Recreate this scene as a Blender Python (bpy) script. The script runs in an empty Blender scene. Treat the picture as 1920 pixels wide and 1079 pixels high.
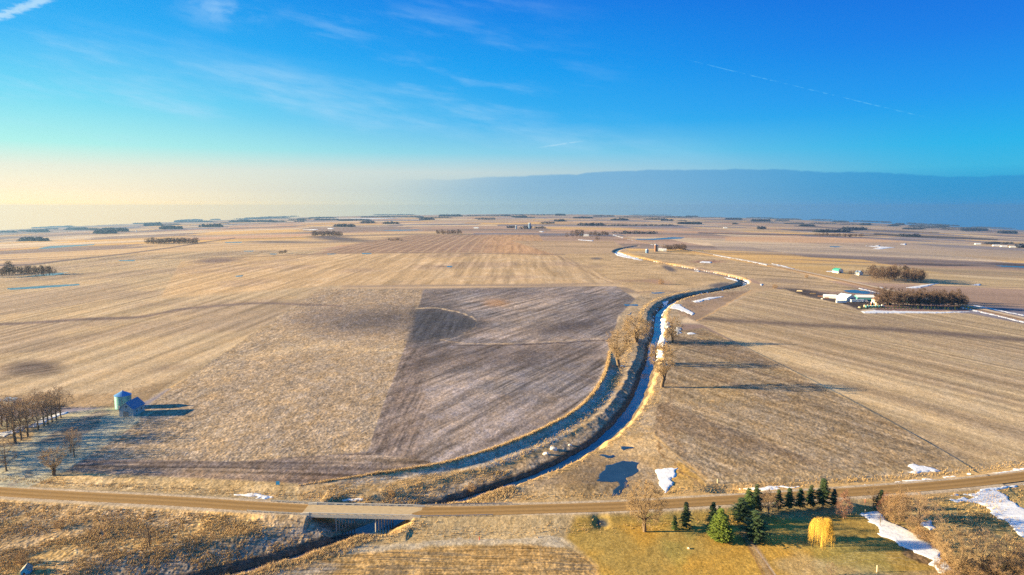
import bpy, math, random
import numpy as np
from math import pi, sin, cos, atan, radians, sqrt
random.seed(11); rng = np.random.default_rng(11)
SC = bpy.context.scene; COL = SC.collection

# ------------------------------------------------------------------ camera, sun, sky, exposure
F = 1280.0; CAMH = 105.0; TANP = 147 / 1280.0
PITCH = atan(TANP); SP, CP = sin(PITCH), cos(PITCH)
cd = bpy.data.cameras.new('camera'); cam = bpy.data.objects.new('camera', cd); COL.objects.link(cam)
cd.lens = 24; cd.sensor_width = 36; cd.clip_start = 1; cd.clip_end = 60000
cam.location = (0, 0, CAMH); cam.rotation_euler = (pi / 2 - PITCH, 0, 0); SC.camera = cam
SUN_EL = radians(13.5); SUN_AZ = radians(-92)        # azimuth measured from +Y (view) towards +X: the sun stands to the left
sd = bpy.data.lights.new('sun', 'SUN'); sd.energy = 4.6; sd.angle = radians(.5); sd.color = (1, .775, .43)
sun = bpy.data.objects.new('sun', sd); COL.objects.link(sun)
sun.rotation_euler = (pi / 2 - SUN_EL, 0, -SUN_AZ + pi); sun.location = (-300, 0, 300)
SC.view_settings.view_transform = 'Standard'; SC.view_settings.look = 'None'
SC.view_settings.exposure = 2.25; SC.view_settings.gamma = 1
SC.cycles.max_bounces = 5; SC.cycles.diffuse_bounces = 2; SC.cycles.glossy_bounces = 2
SC.cycles.transparent_max_bounces = 6; SC.cycles.volume_bounces = 0
try: SC.cycles.use_denoising = False
except Exception: pass

class NT:
    """small helper for writing node trees"""
    def __init__(s, tree): s.t = tree; tree.nodes.clear()
    def n(s, typ, **kw):
        nd = s.t.nodes.new(typ)
        for k, v in kw.items():
            if hasattr(nd, k): setattr(nd, k, v)
        return nd
    def link(s, a, b): s.t.links.new(a, b)
    def put(s, inp, v):
        if hasattr(v, 'links') or isinstance(v, bpy.types.NodeSocket): s.link(v, inp)
        else: inp.default_value = v
    def m(s, op, a, b=None, c=None, clamp=False):
        nd = s.n('ShaderNodeMath', operation=op); nd.use_clamp = clamp
        s.put(nd.inputs[0], a)
        if b is not None: s.put(nd.inputs[1], b)
        if c is not None: s.put(nd.inputs[2], c)
        return nd.outputs[0]
    def sstep(s, v, a, b):
        nd = s.n('ShaderNodeMapRange', interpolation_type='SMOOTHSTEP')
        s.put(nd.inputs[0], v); nd.inputs[1].default_value = a; nd.inputs[2].default_value = b
        return nd.outputs[0]
    def lin(s, v, a, b, c=0., d=1.):
        nd = s.n('ShaderNodeMapRange')
        s.put(nd.inputs[0], v); nd.inputs[1].default_value = a; nd.inputs[2].default_value = b
        nd.inputs[3].default_value = c; nd.inputs[4].default_value = d
        return nd.outputs[0]
    def mix(s, f, a, b, mode='MIX'):
        nd = s.n('ShaderNodeMix', data_type='RGBA', blend_type=mode)
        s.put(nd.inputs[0], f); s.put(nd.inputs[6], a); s.put(nd.inputs[7], b)
        return nd.outputs[2]
    def ramp(s, f, stops):
        nd = s.n('ShaderNodeValToRGB'); el = nd.color_ramp.elements
        while len(el) > 1: el.remove(el[0])
        el[0].position = stops[0][0]; el[0].color = stops[0][1]
        for p, c in stops[1:]:
            e = el.new(p); e.color = c
        s.put(nd.inputs[0], f); return nd.outputs[0]
    def noise(s, vec, scale, detail=4, rough=.5):
        nd = s.n('ShaderNodeTexNoise'); nd.inputs['Scale'].default_value = scale
        nd.inputs['Detail'].default_value = detail; nd.inputs['Roughness'].default_value = rough
        if vec is not None: s.link(vec, nd.inputs['Vector'])
        return nd.outputs['Fac']
    def comb(s, x, y, z=0.):
        nd = s.n('ShaderNodeCombineXYZ'); s.put(nd.inputs[0], x); s.put(nd.inputs[1], y); s.put(nd.inputs[2], z)
        return nd.outputs[0]

def s2l(r, g, b):
    f = lambda c: c / 255 / 12.92 if c / 255 <= .04045 else ((c / 255 + .055) / 1.055) ** 2.4
    return (f(r), f(g), f(b), 1)

world = bpy.data.worlds.new('World'); SC.world = world; world.use_nodes = True
def build_sky():
    w = NT(world.node_tree)
    geo = w.n('ShaderNodeNewGeometry'); sep = w.n('ShaderNodeSeparateXYZ')
    tc = w.n('ShaderNodeTexCoord'); w.link(tc.outputs['Generated'], sep.inputs[0])
    X, Y, Z = sep.outputs
    az = w.m('MULTIPLY', w.m('ARCTAN2', X, Y), 180 / pi)
    el = w.m('MULTIPLY', w.m('ARCSINE', w.m('MINIMUM', w.m('MAXIMUM', Z, -1.), 1.)), 180 / pi)
    e = w.lin(el, -2, 38)                        # 0..1 over -2..38 degrees
    P_ = lambda d: (d + 2) / 40
    left = w.ramp(e, [(P_(.33), (2.0, 1.24, .34, 1)), (P_(.7), (1.43, 1.05, .54, 1)), (P_(1.5), (1.14, .93, .61, 1)), (P_(3), s2l(240, 240, 218)), (P_(4.6), s2l(178, 242, 232)),
                      (P_(8), s2l(110, 216, 242)), (P_(12), s2l(40, 178, 244)), (P_(17), s2l(0, 152, 236)), (P_(24), (.015, .22, .72, 1)), (P_(38), (.03, .25, .70, 1))])
    mid = w.ramp(e, [(P_(.33), (.67, .84, .75, 1)), (P_(.7), (.50, .68, .69, 1)), (P_(1.5), (.45, .62, .67, 1)), (P_(3), s2l(198, 216, 218)), (P_(4.6), s2l(135, 208, 232)),
                     (P_(7), s2l(50, 178, 240)), (P_(11), s2l(0, 158, 240)), (P_(17), s2l(0, 120, 228)), (P_(24), (.015, .22, .72, 1)), (P_(38), (.03, .25, .70, 1))])
    right = w.ramp(e, [(P_(.33), (0, .38, .95, 1)), (P_(.7), (0, .34, .74, 1)), (P_(1.5), (0, .32, .66, 1)), (P_(3), s2l(40, 180, 226)), (P_(4.6), s2l(0, 176, 232)),
                       (P_(8), s2l(0, 148, 236)), (P_(12), s2l(0, 122, 228)), (P_(17), s2l(0, 100, 215)), (P_(24), (.015, .22, .72, 1)), (P_(38), (.03, .25, .70, 1))])
    c = w.mix(w.sstep(az, -38, 4), left, mid); c = w.mix(w.sstep(az, -6, 36), c, right)
    # thin high cirrus, stretched sideways and stronger towards the left
    v = w.comb(w.m('MULTIPLY', az, .055), w.m('ADD', w.m('MULTIPLY', el, .30), w.m('MULTIPLY', az, .045)))
    n1 = w.noise(v, 1.6, 7, .62); n2 = w.noise(w.comb(w.m('MULTIPLY', az, .03), w.m('ADD', w.m('MULTIPLY', el, .1), 7.3)), 1.5, 3)
    ci = w.m('MULTIPLY', w.sstep(n1, .47, .80), w.sstep(n2, .36, .64))
    ci = w.m('MULTIPLY', ci, w.m('MULTIPLY', w.sstep(el, 3, 7), w.m('SUBTRACT', 1., w.sstep(az, -8, 14))))
    c = w.mix(w.m('MULTIPLY', ci, .48), c, s2l(190, 226, 250))
    # band of veil running down to the right, and two broad wisps at upper left
    ridge = w.m('SUBTRACT', w.m('SUBTRACT', el, w.m('MULTIPLY', az, -.155)), 6.2)
    vn_ = w.m('MULTIPLY', w.sstep(w.m('ABSOLUTE', w.m('ADD', ridge, w.m('MULTIPLY', w.m('SUBTRACT', n2, .5), 3.))), 3.0, 0.), w.sstep(n1, .3, .75))
    vn_ = w.m('MULTIPLY', vn_, w.m('MULTIPLY', w.sstep(az, -45, -20), w.m('SUBTRACT', 1., w.sstep(az, 4, 22))))
    c = w.mix(w.m('MULTIPLY', vn_, .45), c, s2l(175, 220, 248))
    wx = w.m('DIVIDE', w.m('ADD', az, 22), 4.2); wy = w.m('DIVIDE', w.m('SUBTRACT', el, 14.6), 1.7)
    blob = w.sstep(w.m('SQRT', w.m('ADD', w.m('MULTIPLY', wx, wx), w.m('MULTIPLY', wy, wy))), 1.2, 0.)
    n3 = w.noise(w.comb(w.m('MULTIPLY', az, .5), el), .55, 6, .6)
    c = w.mix(w.m('MULTIPLY', w.m('MULTIPLY', blob, w.sstep(n3, .38, .68)), .55), c, s2l(170, 214, 250))
    # contrails: thin great-circle-like streaks
    def trail(a0, e0, a1, e1, wd, op, bow=0., col=(225, 240, 250), brk=.35):
        nonlocal c
        sl = (e1 - e0) / (a1 - a0)
        t = w.lin(az, a0, a1)
        d = w.m('SUBTRACT', el, w.m('ADD', w.m('MULTIPLY', w.m('SUBTRACT', az, a0), sl), e0))
        d = w.m('SUBTRACT', d, w.m('MULTIPLY', w.m('MULTIPLY', t, w.m('SUBTRACT', 1., t)), bow))
        wob = w.noise(w.comb(w.m('MULTIPLY', az, 1.), w.m('MULTIPLY', el, 3.)), 1.6, 5, .6)
        d = w.m('ADD', d, w.m('MULTIPLY', w.m('SUBTRACT', wob, .5), wd * 2.2))
        k = w.m('MULTIPLY', w.sstep(w.m('ABSOLUTE', d), wd, 0.), w.m('MULTIPLY', w.sstep(az, a0 - .6, a0 + 1.), w.m('SUBTRACT', 1., w.sstep(az, a1 - 1.2, a1 + .6))))
        k = w.m('MULTIPLY', k, w.sstep(wob, brk, brk + .2))
        c = w.mix(w.m('MULTIPLY', k, op), c, s2l(*col))
    A = lambda px: math.degrees(math.atan((px - 960) / 1290)); E = lambda px, py: math.degrees(math.atan((392 - py) / 1285 * cos(radians(A(px)))))
    trail(A(-30), E(-30, 64), A(150), E(150, 2), .42, .7, 0, (200, 232, 250), .2)
    trail(A(1285), E(1285, 122), A(1735), E(1735, 226), .055, .42, .40, (120, 210, 250), .43)
    trail(A(1015), E(1015, 278), A(1090), E(1090, 267), .10, .5, 0, (190, 230, 250), .3)
    # low blue-grey cloud bank on the right with a clean upper edge
    en = w.noise(w.comb(w.m('MULTIPLY', az, .12), 3.), 2.2, 6, .55)
    fine = w.noise(w.comb(w.m('MULTIPLY', az, 1.), w.m('MULTIPLY', el, 2.)), 1.2, 4, .6)
    edge = w.m('ADD', w.m('ADD', 2.42, w.m('MULTIPLY', w.sstep(az, -9, 14), .80)), w.m('MULTIPLY', w.m('SUBTRACT', en, .5), .5))
    edge = w.m('ADD', edge, w.m('MULTIPLY', w.m('SUBTRACT', fine, .5), .18))
    edge = w.m('SUBTRACT', edge, w.m('MULTIPLY', w.sstep(az, 15, 37), .95))
    dd = w.m('SUBTRACT', edge, el)
    bank = w.m('MULTIPLY', w.sstep(dd, -.05, .12), w.sstep(az, -12, 6))
    bank = w.m('MULTIPLY', bank, w.m('SUBTRACT', 1., w.m('MULTIPLY', w.sstep(dd, .2, 3.2), .62)))
    bc = w.mix(w.sstep(az, 2, 34), s2l(120, 176, 216), s2l(0, 146, 210))
    c = w.mix(w.m('MULTIPLY', bank, .9), c, bc)
    sky = w.n('ShaderNodeTexSky'); sky.sky_type = 'NISHITA'; sky.sun_disc = False
    sky.sun_elevation = SUN_EL; sky.sun_rotation = SUN_AZ
    sky.air_density = 1; sky.dust_density = .6; sky.ozone_density = 3
    tint = w.mix(1., sky.outputs[0], (.55, .8, 1.0, 1), 'MULTIPLY')
    # the hand-graded sky is brought to the same units as the physical one, then both are mixed
    g = w.mix(1., c, (2.10, 2.10, 2.10, 1), 'MULTIPLY')
    fin = w.mix(.03, g, tint)
    bg = w.n('ShaderNodeBackground'); w.link(fin, bg.inputs[0]); bg.inputs[1].default_value = .10
    out = w.n('ShaderNodeOutputWorld'); w.link(bg.outputs[0], out.inputs[0])
build_sky()

# ------------------------------------------------------------------ helpers
def tag(o, label=None, cat=None, group=None, kind=None):
    if label: o['label'] = label
    if cat: o['category'] = cat
    if group: o['group'] = group
    if kind: o['kind'] = kind
    return o
def np_mesh(name, V, quads=None, tris=None):
    V = np.asarray(V, np.float32).reshape(-1, 3); me = bpy.data.meshes.new(name)
    q = np.asarray(quads if quads is not None else [], np.int32).reshape(-1, 4); t = np.asarray(tris if tris is not None else [], np.int32).reshape(-1, 3)
    me.vertices.add(len(V)); me.vertices.foreach_set('co', V.ravel())
    nl = q.size + t.size; me.loops.add(nl); me.polygons.add(len(q) + len(t))
    me.loops.foreach_set('vertex_index', np.concatenate([q.ravel(), t.ravel()]))
    ls = np.concatenate([np.arange(len(q)) * 4, q.size + np.arange(len(t)) * 3]).astype(np.int32)
    me.polygons.foreach_set('loop_start', ls)
    me.update(calc_edges=True); return me
def link(name, me, mat=None, parent=None, loc=None):
    o = bpy.data.objects.new(name, me)
    if mat is not None and me is not None and len(me.materials) == 0: me.materials.append(mat)
    COL.objects.link(o)
    if parent is not None: o.parent = parent
    if loc is not None: o.location = loc
    return o
def empty(name, loc, rz=0.): o = bpy.data.objects.new(name, None); COL.objects.link(o); o.location = loc; o.rotation_euler[2] = rz; return o
class MB:
    """collects boxes, prisms, tubes into one mesh"""
    def __init__(s): s.v = []; s.f = []
    def add(s, vs, fs): b = len(s.v); s.v += [tuple(map(float, v)) for v in vs]; s.f += [tuple(b + i for i in f) for f in fs]; return s
    def box(s, x0, y0, z0, x1, y1, z1, bev=0):
        s.add([(x0, y0, z0), (x1, y0, z0), (x1, y1, z0), (x0, y1, z0), (x0, y0, z1), (x1, y0, z1), (x1, y1, z1), (x0, y1, z1)],
              [(0, 3, 2, 1), (4, 5, 6, 7), (0, 1, 5, 4), (1, 2, 6, 5), (2, 3, 7, 6), (3, 0, 4, 7)]); return s
    def prism(s, prof, axis, a, b):
        """profile polygon (u,z) extruded along x or y from a to b"""
        n = len(prof); g = (lambda t, u, z: (t, u, z)) if axis == 'x' else (lambda t, u, z: (u, t, z))
        vs = [g(a, u, z) for u, z in prof] + [g(b, u, z) for u, z in prof]
        fs = [(i, (i + 1) % n, n + (i + 1) % n, n + i) for i in range(n)] + [tuple(range(n))[::-1], tuple(range(n, 2 * n))]
        s.add(vs, fs); return s
    def tube(s, p, q, r0, r1, n=8):
        V, Q = tubes([p], [q], [r0], [r1], n); k = len(V)
        s.add(V, [tuple(f) for f in Q] + [tuple(range(n))[::-1], tuple(range(n, 2 * n))]); return s
    def lathe(s, prof, n=24, c=(0, 0), rip=0, cap=True):
        vs = []; fs = []
        for r, z in prof:
            for i in range(n):
                a = 2 * pi * i / n; rr = r * (1 + (rip if i % 2 else 0)); vs.append((c[0] + rr * cos(a), c[1] + rr * sin(a), z))
        for k in range(len(prof) - 1):
            for i in range(n): j = (i + 1) % n; fs.append((k * n + i, k * n + j, (k + 1) * n + j, (k + 1) * n + i))
        if cap: fs.append(tuple(range(n))[::-1]); fs.append(tuple((len(prof) - 1) * n + i for i in range(n)))
        s.add(vs, fs); return s
    def build(s, name, mat, parent=None, loc=None, smooth=False):
        me = bpy.data.meshes.new(name); me.from_pydata(s.v, [], s.f); me.update()
        if smooth: me.polygons.foreach_set('use_smooth', [True] * len(me.polygons))
        return link(name, me, mat, parent, loc)
def tubes(p0, p1, r0, r1, n=3):
    p0 = np.asarray(p0, float); p1 = np.asarray(p1, float); r0 = np.asarray(r0, float); r1 = np.asarray(r1, float)
    d = p1 - p0; L = np.linalg.norm(d, axis=1, keepdims=True); d = d / np.maximum(L, 1e-6)
    up = np.where(np.abs(d[:, 2:3]) > .9, np.array([[1., 0, 0]]), np.array([[0, 0, 1.]]))
    a = np.cross(d, up); a /= np.linalg.norm(a, axis=1, keepdims=True); b = np.cross(d, a)
    th = np.arange(n) * 2 * pi / n
    ring = a[:, None] * np.cos(th)[None, :, None] + b[:, None] * np.sin(th)[None, :, None]
    V = np.stack([p0[:, None] + ring * r0[:, None, None], p1[:, None] + ring * r1[:, None, None]], 1).reshape(-1, 3)
    i = np.arange(n); j = (i + 1) % n
    q = np.stack([i, j, j + n, i + n], 1)
    Q = (q[None] + (np.arange(len(p0)) * 2 * n)[:, None, None]).reshape(-1, 4)
    return V, Q

_R = rng.random((256, 256)).astype(np.float32)
def vnoise(x, y, seed=0):
    xi = np.floor(x); yi = np.floor(y); fx = (x - xi).astype(np.float32); fy = (y - yi).astype(np.float32)
    xi = (xi.astype(np.int64) + seed * 37) & 255; yi = (yi.astype(np.int64) + seed * 91) & 255; x2 = (xi + 1) & 255; y2 = (yi + 1) & 255
    fx = fx * fx * (3 - 2 * fx); fy = fy * fy * (3 - 2 * fy)
    return (_R[xi, yi] * (1 - fx) + _R[x2, yi] * fx) * (1 - fy) + (_R[xi, y2] * (1 - fx) + _R[x2, y2] * fx) * fy
def fbm(x, y, o=3, seed=0):
    s = 0; a = 1; t = 0
    for k in range(o): s = s + a * vnoise(x, y, seed + k * 5); t += a; a *= .5; x = x * 2.03 + 11.3; y = y * 2.03 + 5.1
    return s / t                                   # 0..1
def ss(v, a, b): t = np.clip((v - a) / (b - a), 0, 1); return t * t * (3 - 2 * t)

# ------------------------------------------------------------------ terrain heights (world metres)
def H0(x, y):
    r = np.sqrt(x * x + y * y + 1e4)
    base = -.050 * x * x / r * ss(r, 60, 900)
    u = (fbm(x / 310 + 3, y / 310, 2, 1) - .5) * 3.0 * ss(r, 420, 1400) + (fbm(x / 1400, y / 900 + 2, 3, 2) - .5) * 16 * ss(r, 2500, 7000)
    return base + u - r * r / (2 * 6.371e6)
def ray(px, py):
    px = np.asarray(px, float); py = np.asarray(py, float)
    a = (px - 960) / F; b = (539.5 - py) / F
    return a, CP + b * SP, -SP + b * CP
def P(px, py, Hf=None):
    Hf = Hf or H0; dx, dy, dz = ray(px, py); t = CAMH / np.maximum(-dz, 2e-3)
    for _ in range(14): t = .4 * t + .6 * np.clip((CAMH - Hf(dx * t, dy * t)) / np.maximum(-dz, 2e-3), 10, 3e4)
    return dx * t, dy * t
def PL(pts, Hf=None):
    a = np.array(pts, float); x, y = P(a[:, 0], a[:, 1], Hf); return np.stack([x, y], 1)
def proj(x, y, z):
    dep = y * CP - (z - CAMH) * SP; up = y * SP + (z - CAMH) * CP
    dep = np.maximum(dep, 1.); return 960 + F * x / dep, 539.5 - F * up / dep
def smooth_line(pts, step=None, it=2):
    a = np.asarray(pts, float)
    for _ in range(it):
        q = a[:-1] * .75 + a[1:] * .25; r = a[:-1] * .25 + a[1:] * .75
        a = np.concatenate([a[:1], np.stack([q, r], 1).reshape(-1, 2), a[-1:]])
    return a
def dline(x, y, L, maxd=80):
    """signed distance (+ = right of travel) to polyline L and arc length; far points get maxd"""
    x = np.asarray(x, float); y = np.asarray(y, float); sh = x.shape; x = x.ravel(); y = y.ravel()
    D = np.full(x.shape, float(maxd)); S = np.zeros(x.shape); sg = np.ones(x.shape)
    lo = L.min(0) - maxd; hi = L.max(0) + maxd; idx = np.where((x > lo[0]) & (x < hi[0]) & (y > lo[1]) & (y < hi[1]))[0]
    if len(idx) == 0: return D.reshape(sh), S.reshape(sh)
    arc = 0
    for a, b in zip(L[:-1], L[1:]):
        ab = b - a; l2 = float(ab @ ab); l = sqrt(l2)
        if l < 1e-6: continue
        m = (x[idx] > min(a[0], b[0]) - maxd) & (x[idx] < max(a[0], b[0]) + maxd) & (y[idx] > min(a[1], b[1]) - maxd) & (y[idx] < max(a[1], b[1]) + maxd)
        k = idx[m]; X = x[k] - a[0]; Y = y[k] - a[1]; t = np.clip((X * ab[0] + Y * ab[1]) / l2, 0, 1)
        d = np.hypot(X - t * ab[0], Y - t * ab[1]); c = d < D[k]; kk = k[c]
        D[kk] = d[c]; S[kk] = arc + t[c] * l; sg[kk] = np.where(X[c] * ab[1] - Y[c] * ab[0] > 0, 1, -1); arc += l
    return (D * sg).reshape(sh), S.reshape(sh)

CREEK = smooth_line(PL([(150, 1120), (330, 1078), (450, 1052), (540, 1027), (610, 1003), (680, 977), (745, 955), (830, 931), (900, 907), (985, 884), (1060, 852), (1130, 812), (1178, 765),
                        (1202, 722), (1212, 690), (1222, 665), (1222, 640), (1233, 620), (1232, 596), (1236, 578), (1262, 560), (1310, 549), (1362, 541), (1392, 533), (1400, 526), (1375, 518),
                        (1320, 507), (1250, 495), (1190, 482), (1152, 474), (1160, 467), (1196, 461)]))
EDGE = smooth_line(PL([(560, 912), (640, 900), (740, 886), (830, 872), (905, 850), (975, 825), (1030, 800), (1080, 772), (1112, 742), (1131, 712), (1141, 685), (1144, 660)]))
ROADL = smooth_line(PL([(-700, 868), (-350, 898), (0, 922.5), (168, 932), (337, 940), (480, 950), (620, 957.5), (760, 959.5), (876, 958.5), (960, 956), (1170, 950), (1311, 941), (1450, 933),
                        (1594, 923), (1720, 914), (1817, 905.5), (1920, 893.5), (2300, 850)], lambda x, y: H0(x, y) + 1.15))
HWY = smooth_line(PL([(1150, 441), (1180, 448), (1240, 461), (1330, 477), (1440, 497), (1540, 518), (1660, 545), (1800, 573), (1920, 600), (2150, 655)]))
bx0, _ = P(592, 956); bx1, _ = P(778, 958); BRX0, BRX1 = float(bx0), float(bx1)

DEEP = 4.9
FEN = smooth_line(PL([(1300, 604), (1420, 662), (1600, 752), (1740, 830), (1822, 878)]))
def road_y(x):
    return np.interp(x, ROADL[:, 0], ROADL[:, 1])
def H(x, y, full=True):
    x = np.asarray(x, float); y = np.asarray(y, float); z = H0(x, y)
    dc, sc = dline(x, y, CREEK, 60); near = 1 - ss(y, 1000, 2400) * .6
    wob = (fbm(x / 7, y / 7, 3, 21) - .5) * 3.8 * ss(np.abs(dc), 0, 6)
    d = dc + wob
    west = d < 0; a = np.abs(d)
    w1 = np.where(west, 10.5 + 7 * (1 - ss(y, 285, 360)), 8.5)
    prof = -DEEP * (1 - (.34 * ss(a, 2.2, 4.2) + .66 * np.clip((a - 3.6) / (w1 - 3.6), 0, 1) ** .95))
    prof = np.where(a < 60, prof, 0) * near
    # the land steps down at the field edge beside the creek
    de, se = dline(x, y, EDGE, 90)
    tot = np.hypot(*np.diff(EDGE, axis=0).T).sum()
    drop = -1.55 * ss(de + (fbm(x / 9, y / 9, 2, 5) - .5) * 2, 0, 5.0) * ss(se, 5, 60) * (1 - ss(se, tot - 50, tot - 5)) * (de < 89) * (dc < 0) * (1 - ss(de, 8, 40) * .55) * ss(np.abs(dc), 0, 16)
    lip = .35 * np.exp(-(de + 1) ** 2 / 3.0) * (np.abs(de) < 20) * ss(se, 1, 40) * (1 - ss(se, tot - 40, tot))
    dr, sr = dline(x, y, ROADL, 60); ar = np.abs(dr)
    span = ss(x, BRX0 - .8, BRX0 + .2) * (1 - ss(x, BRX1 - .2, BRX1 + .8)) * (ar < 20)
    emb = 1.1 * (1 - ss(ar, 4.9, 9.5)) - .7 * ss(ar, 8.5, 12) * (1 - ss(ar, 14, 21)) * (1 - .6 * (fbm(x / 40, y / 40, 2, 9)))
    emb = emb * (1 - span)
    keep = 1 - (1 - ss(ar, 6.0, 14)) * (1 - span)          # the creek bank does not eat into the road bed
    z = z + prof * np.where(np.abs(dc) < 59, keep, 0) + drop + lip + emb
    sp_ = np.clip(np.minimum(x - BRX0, BRX1 - x) / 9.0, 0, 1) * span * (1 - ss(ar, 8, 18)); lim = H0(x, y) - .4 - 4.6 * sp_
    z = np.where(span > 0, np.where(sp_ > 0, np.minimum(z, lim * 1.0 + 1.2 * (1 - sp_) * (ar > 8)), z), z)
    dh, _ = dline(x, y, HWY, 60); z = z + 1.0 * (1 - ss(np.abs(dh), 8, 16))
    df, sf = dline(x, y, FEN, 60); df = -df; z = z - .28 * ss(df, 0, 1.8) * (1 - ss(df, 5, 40)) * (np.abs(df) < 59) * ss(sf, 20, 120) * (-1 if FSG < 0 else 1)
    # small pit by the road, a culvert hollow east of the field entrance, ditch pools
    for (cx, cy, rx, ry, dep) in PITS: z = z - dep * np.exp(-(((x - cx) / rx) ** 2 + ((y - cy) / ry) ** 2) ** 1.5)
    return z
PITS = []; FSG = 1
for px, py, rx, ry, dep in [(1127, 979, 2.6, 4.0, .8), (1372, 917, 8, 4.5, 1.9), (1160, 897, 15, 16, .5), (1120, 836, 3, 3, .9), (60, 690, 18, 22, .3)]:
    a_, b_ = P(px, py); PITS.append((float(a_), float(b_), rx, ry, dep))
def P3(px, py):
    x, y = P(px, py, H); return float(x), float(y), float(H(np.array([float(x)]), np.array([float(y)]))[0])
def G(x, y): return float(H(np.array([x]), np.array([y]))[0])

# ------------------------------------------------------------------ terrain grid
us = np.concatenate([np.linspace(-1.35, -.84, 30, endpoint=False), np.arange(-.84, .84, .00115), np.linspace(.84, 1.35, 30)])
pys = np.concatenate([np.arange(1160, 700, -1.0), np.arange(700, 455, -.7), np.arange(455, 410, -.5), np.arange(410, 401.5, -.35)])
yv = 134400 / (pys - 393.0); yv = np.concatenate([[-400, -200, -80, -20, 20, 60, 90, 115, 135, 150, 162, 170], yv, [17500]])
yv = yv[np.concatenate([[True], np.diff(yv) > 0])]
NU, NV = len(us), len(yv)
Yg, Ug = np.meshgrid(yv, us, indexing='ij'); Xg = Ug * np.sqrt(Yg ** 2 + 120 ** 2); X = Xg.ravel(); Y = Yg.ravel()
Zs = H(X, Y); PX, PY = proj(X, Y, Zs); PY = np.where(Y < 130, 1500., PY)
DIST = np.hypot(X, Y)
print('grid', NU, NV, NU * NV)
w1 = (fbm(X / 6, Y / 6, 3, 31) - .5); w2 = (fbm(X / 6 + 50, Y / 6, 3, 32) - .5)        # local wobble
b1 = (fbm(X / 45, Y / 45, 3, 33) - .5); b2 = (fbm(X / 45 + 9, Y / 45, 3, 34) - .5)
scale_px = F / np.maximum(DIST, 60)
QX = PX + w1 * np.minimum(6 * scale_px, 26); QY = PY + w2 * np.minimum(6 * scale_px, 26) * np.clip(105 / DIST, .03, .5) * 1.2
COLR = np.zeros((len(X), 3), np.float32); MIC = np.zeros(len(X), np.float32); SNOW = np.zeros(len(X), np.float32); POND = np.zeros(len(X), np.float32)
def poly(pts, soft=2., warp=True, k=1.0):
    p = np.array(pts, float); lo = p.min(0) - soft - 8; hi = p.max(0) + soft + 8
    qx, qy = (QX, QY) if warp else (PX, PY)
    M = np.zeros(len(X), np.float32); idx = np.where((qx > lo[0]) & (qx < hi[0]) & (qy > lo[1]) & (qy < hi[1]))[0]
    x = qx[idx]; y = qy[idx]; ins = np.zeros(len(idx), bool); D = np.full(len(idx), 1e9)
    for a, b in zip(p, np.roll(p, -1, 0)):
        c = ((a[1] > y) != (b[1] > y))
        with np.errstate(divide='ignore', invalid='ignore'): xi = (b[0] - a[0]) * (y - a[1]) / (b[1] - a[1]) + a[0]
        ins ^= c & (x < xi)
        ab = b - a; l2 = max(float(ab @ ab), 1e-9); t = np.clip(((x - a[0]) * ab[0] + (y - a[1]) * ab[1]) / l2, 0, 1)
        D = np.minimum(D, np.hypot(x - a[0] - t * ab[0], (y - a[1] - t * ab[1])))
    M[idx] = np.clip(.5 + np.where(ins, D, -D) / soft, 0, 1) * k; return M
def ell(cx, cy, rx, ry, soft=.4, ang=0., k=1.0, warp=True):
    qx, qy = (QX, QY) if warp else (PX, PY); c, s = cos(radians(ang)), sin(radians(ang)); x = qx - cx; y = qy - cy
    r = np.hypot((x * c + y * s) / rx, (-x * s + y * c) / ry); return (np.clip((1 + soft - r) / (2 * soft), 0, 1) * k).astype(np.float32)
def line(pts, w, soft=1., k=1.0, warp=True, sm=True):
    """px polyline with width(s) w (scalar or one per end)"""
    p = np.array(pts, float); p = smooth_line(p, it=2) if sm and len(p) > 2 else p
    qx, qy = (QX, QY) if warp else (PX, PY); wm = max(w) if isinstance(w, (tuple, list)) else w
    lo = p.min(0) - wm - soft - 4; hi = p.max(0) + wm + soft + 4; idx = np.where((qx > lo[0]) & (qx < hi[0]) & (qy > lo[1]) & (qy < hi[1]))[0]
    M = np.zeros(len(X), np.float32); d = np.full(len(idx), 1e9); T = np.zeros(len(idx)); n = len(p) - 1
    for i, (a, b) in enumerate(zip(p[:-1], p[1:])):
        ab = b - a; l2 = max(float(ab @ ab), 1e-9); t = np.clip(((qx[idx] - a[0]) * ab[0] + (qy[idx] - a[1]) * ab[1]) / l2, 0, 1)
        dd = np.hypot(qx[idx] - a[0] - t * ab[0], qy[idx] - a[1] - t * ab[1]); c = dd < d; d[c] = dd[c]; T[c] = (i + t[c]) / n
    ww = np.interp(T, np.linspace(0, 1, len(w)), w) if isinstance(w, (tuple, list)) else w
    M[idx] = np.clip((ww / 2 + soft / 2 - d) / soft, 0, 1) * k; return M
def wdir(a, b):
    q = PL([a, b]); d = q[1] - q[0]; return math.atan2(d[0], d[1])       # angle from +Y
def rows(th, across, along=40., o=2, seed=3):
    c, s = cos(th), sin(th); u = X * c - Y * s; v = X * s + Y * c        # u across, v along
    return np.clip((fbm(u / across, v / along, o, seed) - .5) * 1.6 + .5, 0, 1)
def paint(M, col, mod=None, amt=.15, mic=None):
    global COLR, MIC
    c = np.array(col, np.float32)[None, :]
    if mod is not None: c = c * (1 + (mod[:, None] - .5) * 2 * amt)
    COLR = COLR * (1 - M[:, None]) + c * M[:, None]
    if mic is not None: MIC = MIC * (1 - M) + mic * M

TAN = (.37, .275, .18); GOLD = (.43, .29, .145); PALE = (.42, .33, .235); MAUVE = (.205, .158, .135); BROWN = (.27, .19, .125); WET = (.085, .078, .08)
GRASS = (.40, .27, .125); LAWN = (.30, .225, .085); FROST = (.40, .37, .33); PINK = (.36, .24, .17); DUSK = (.185, .17, .19)
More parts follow.
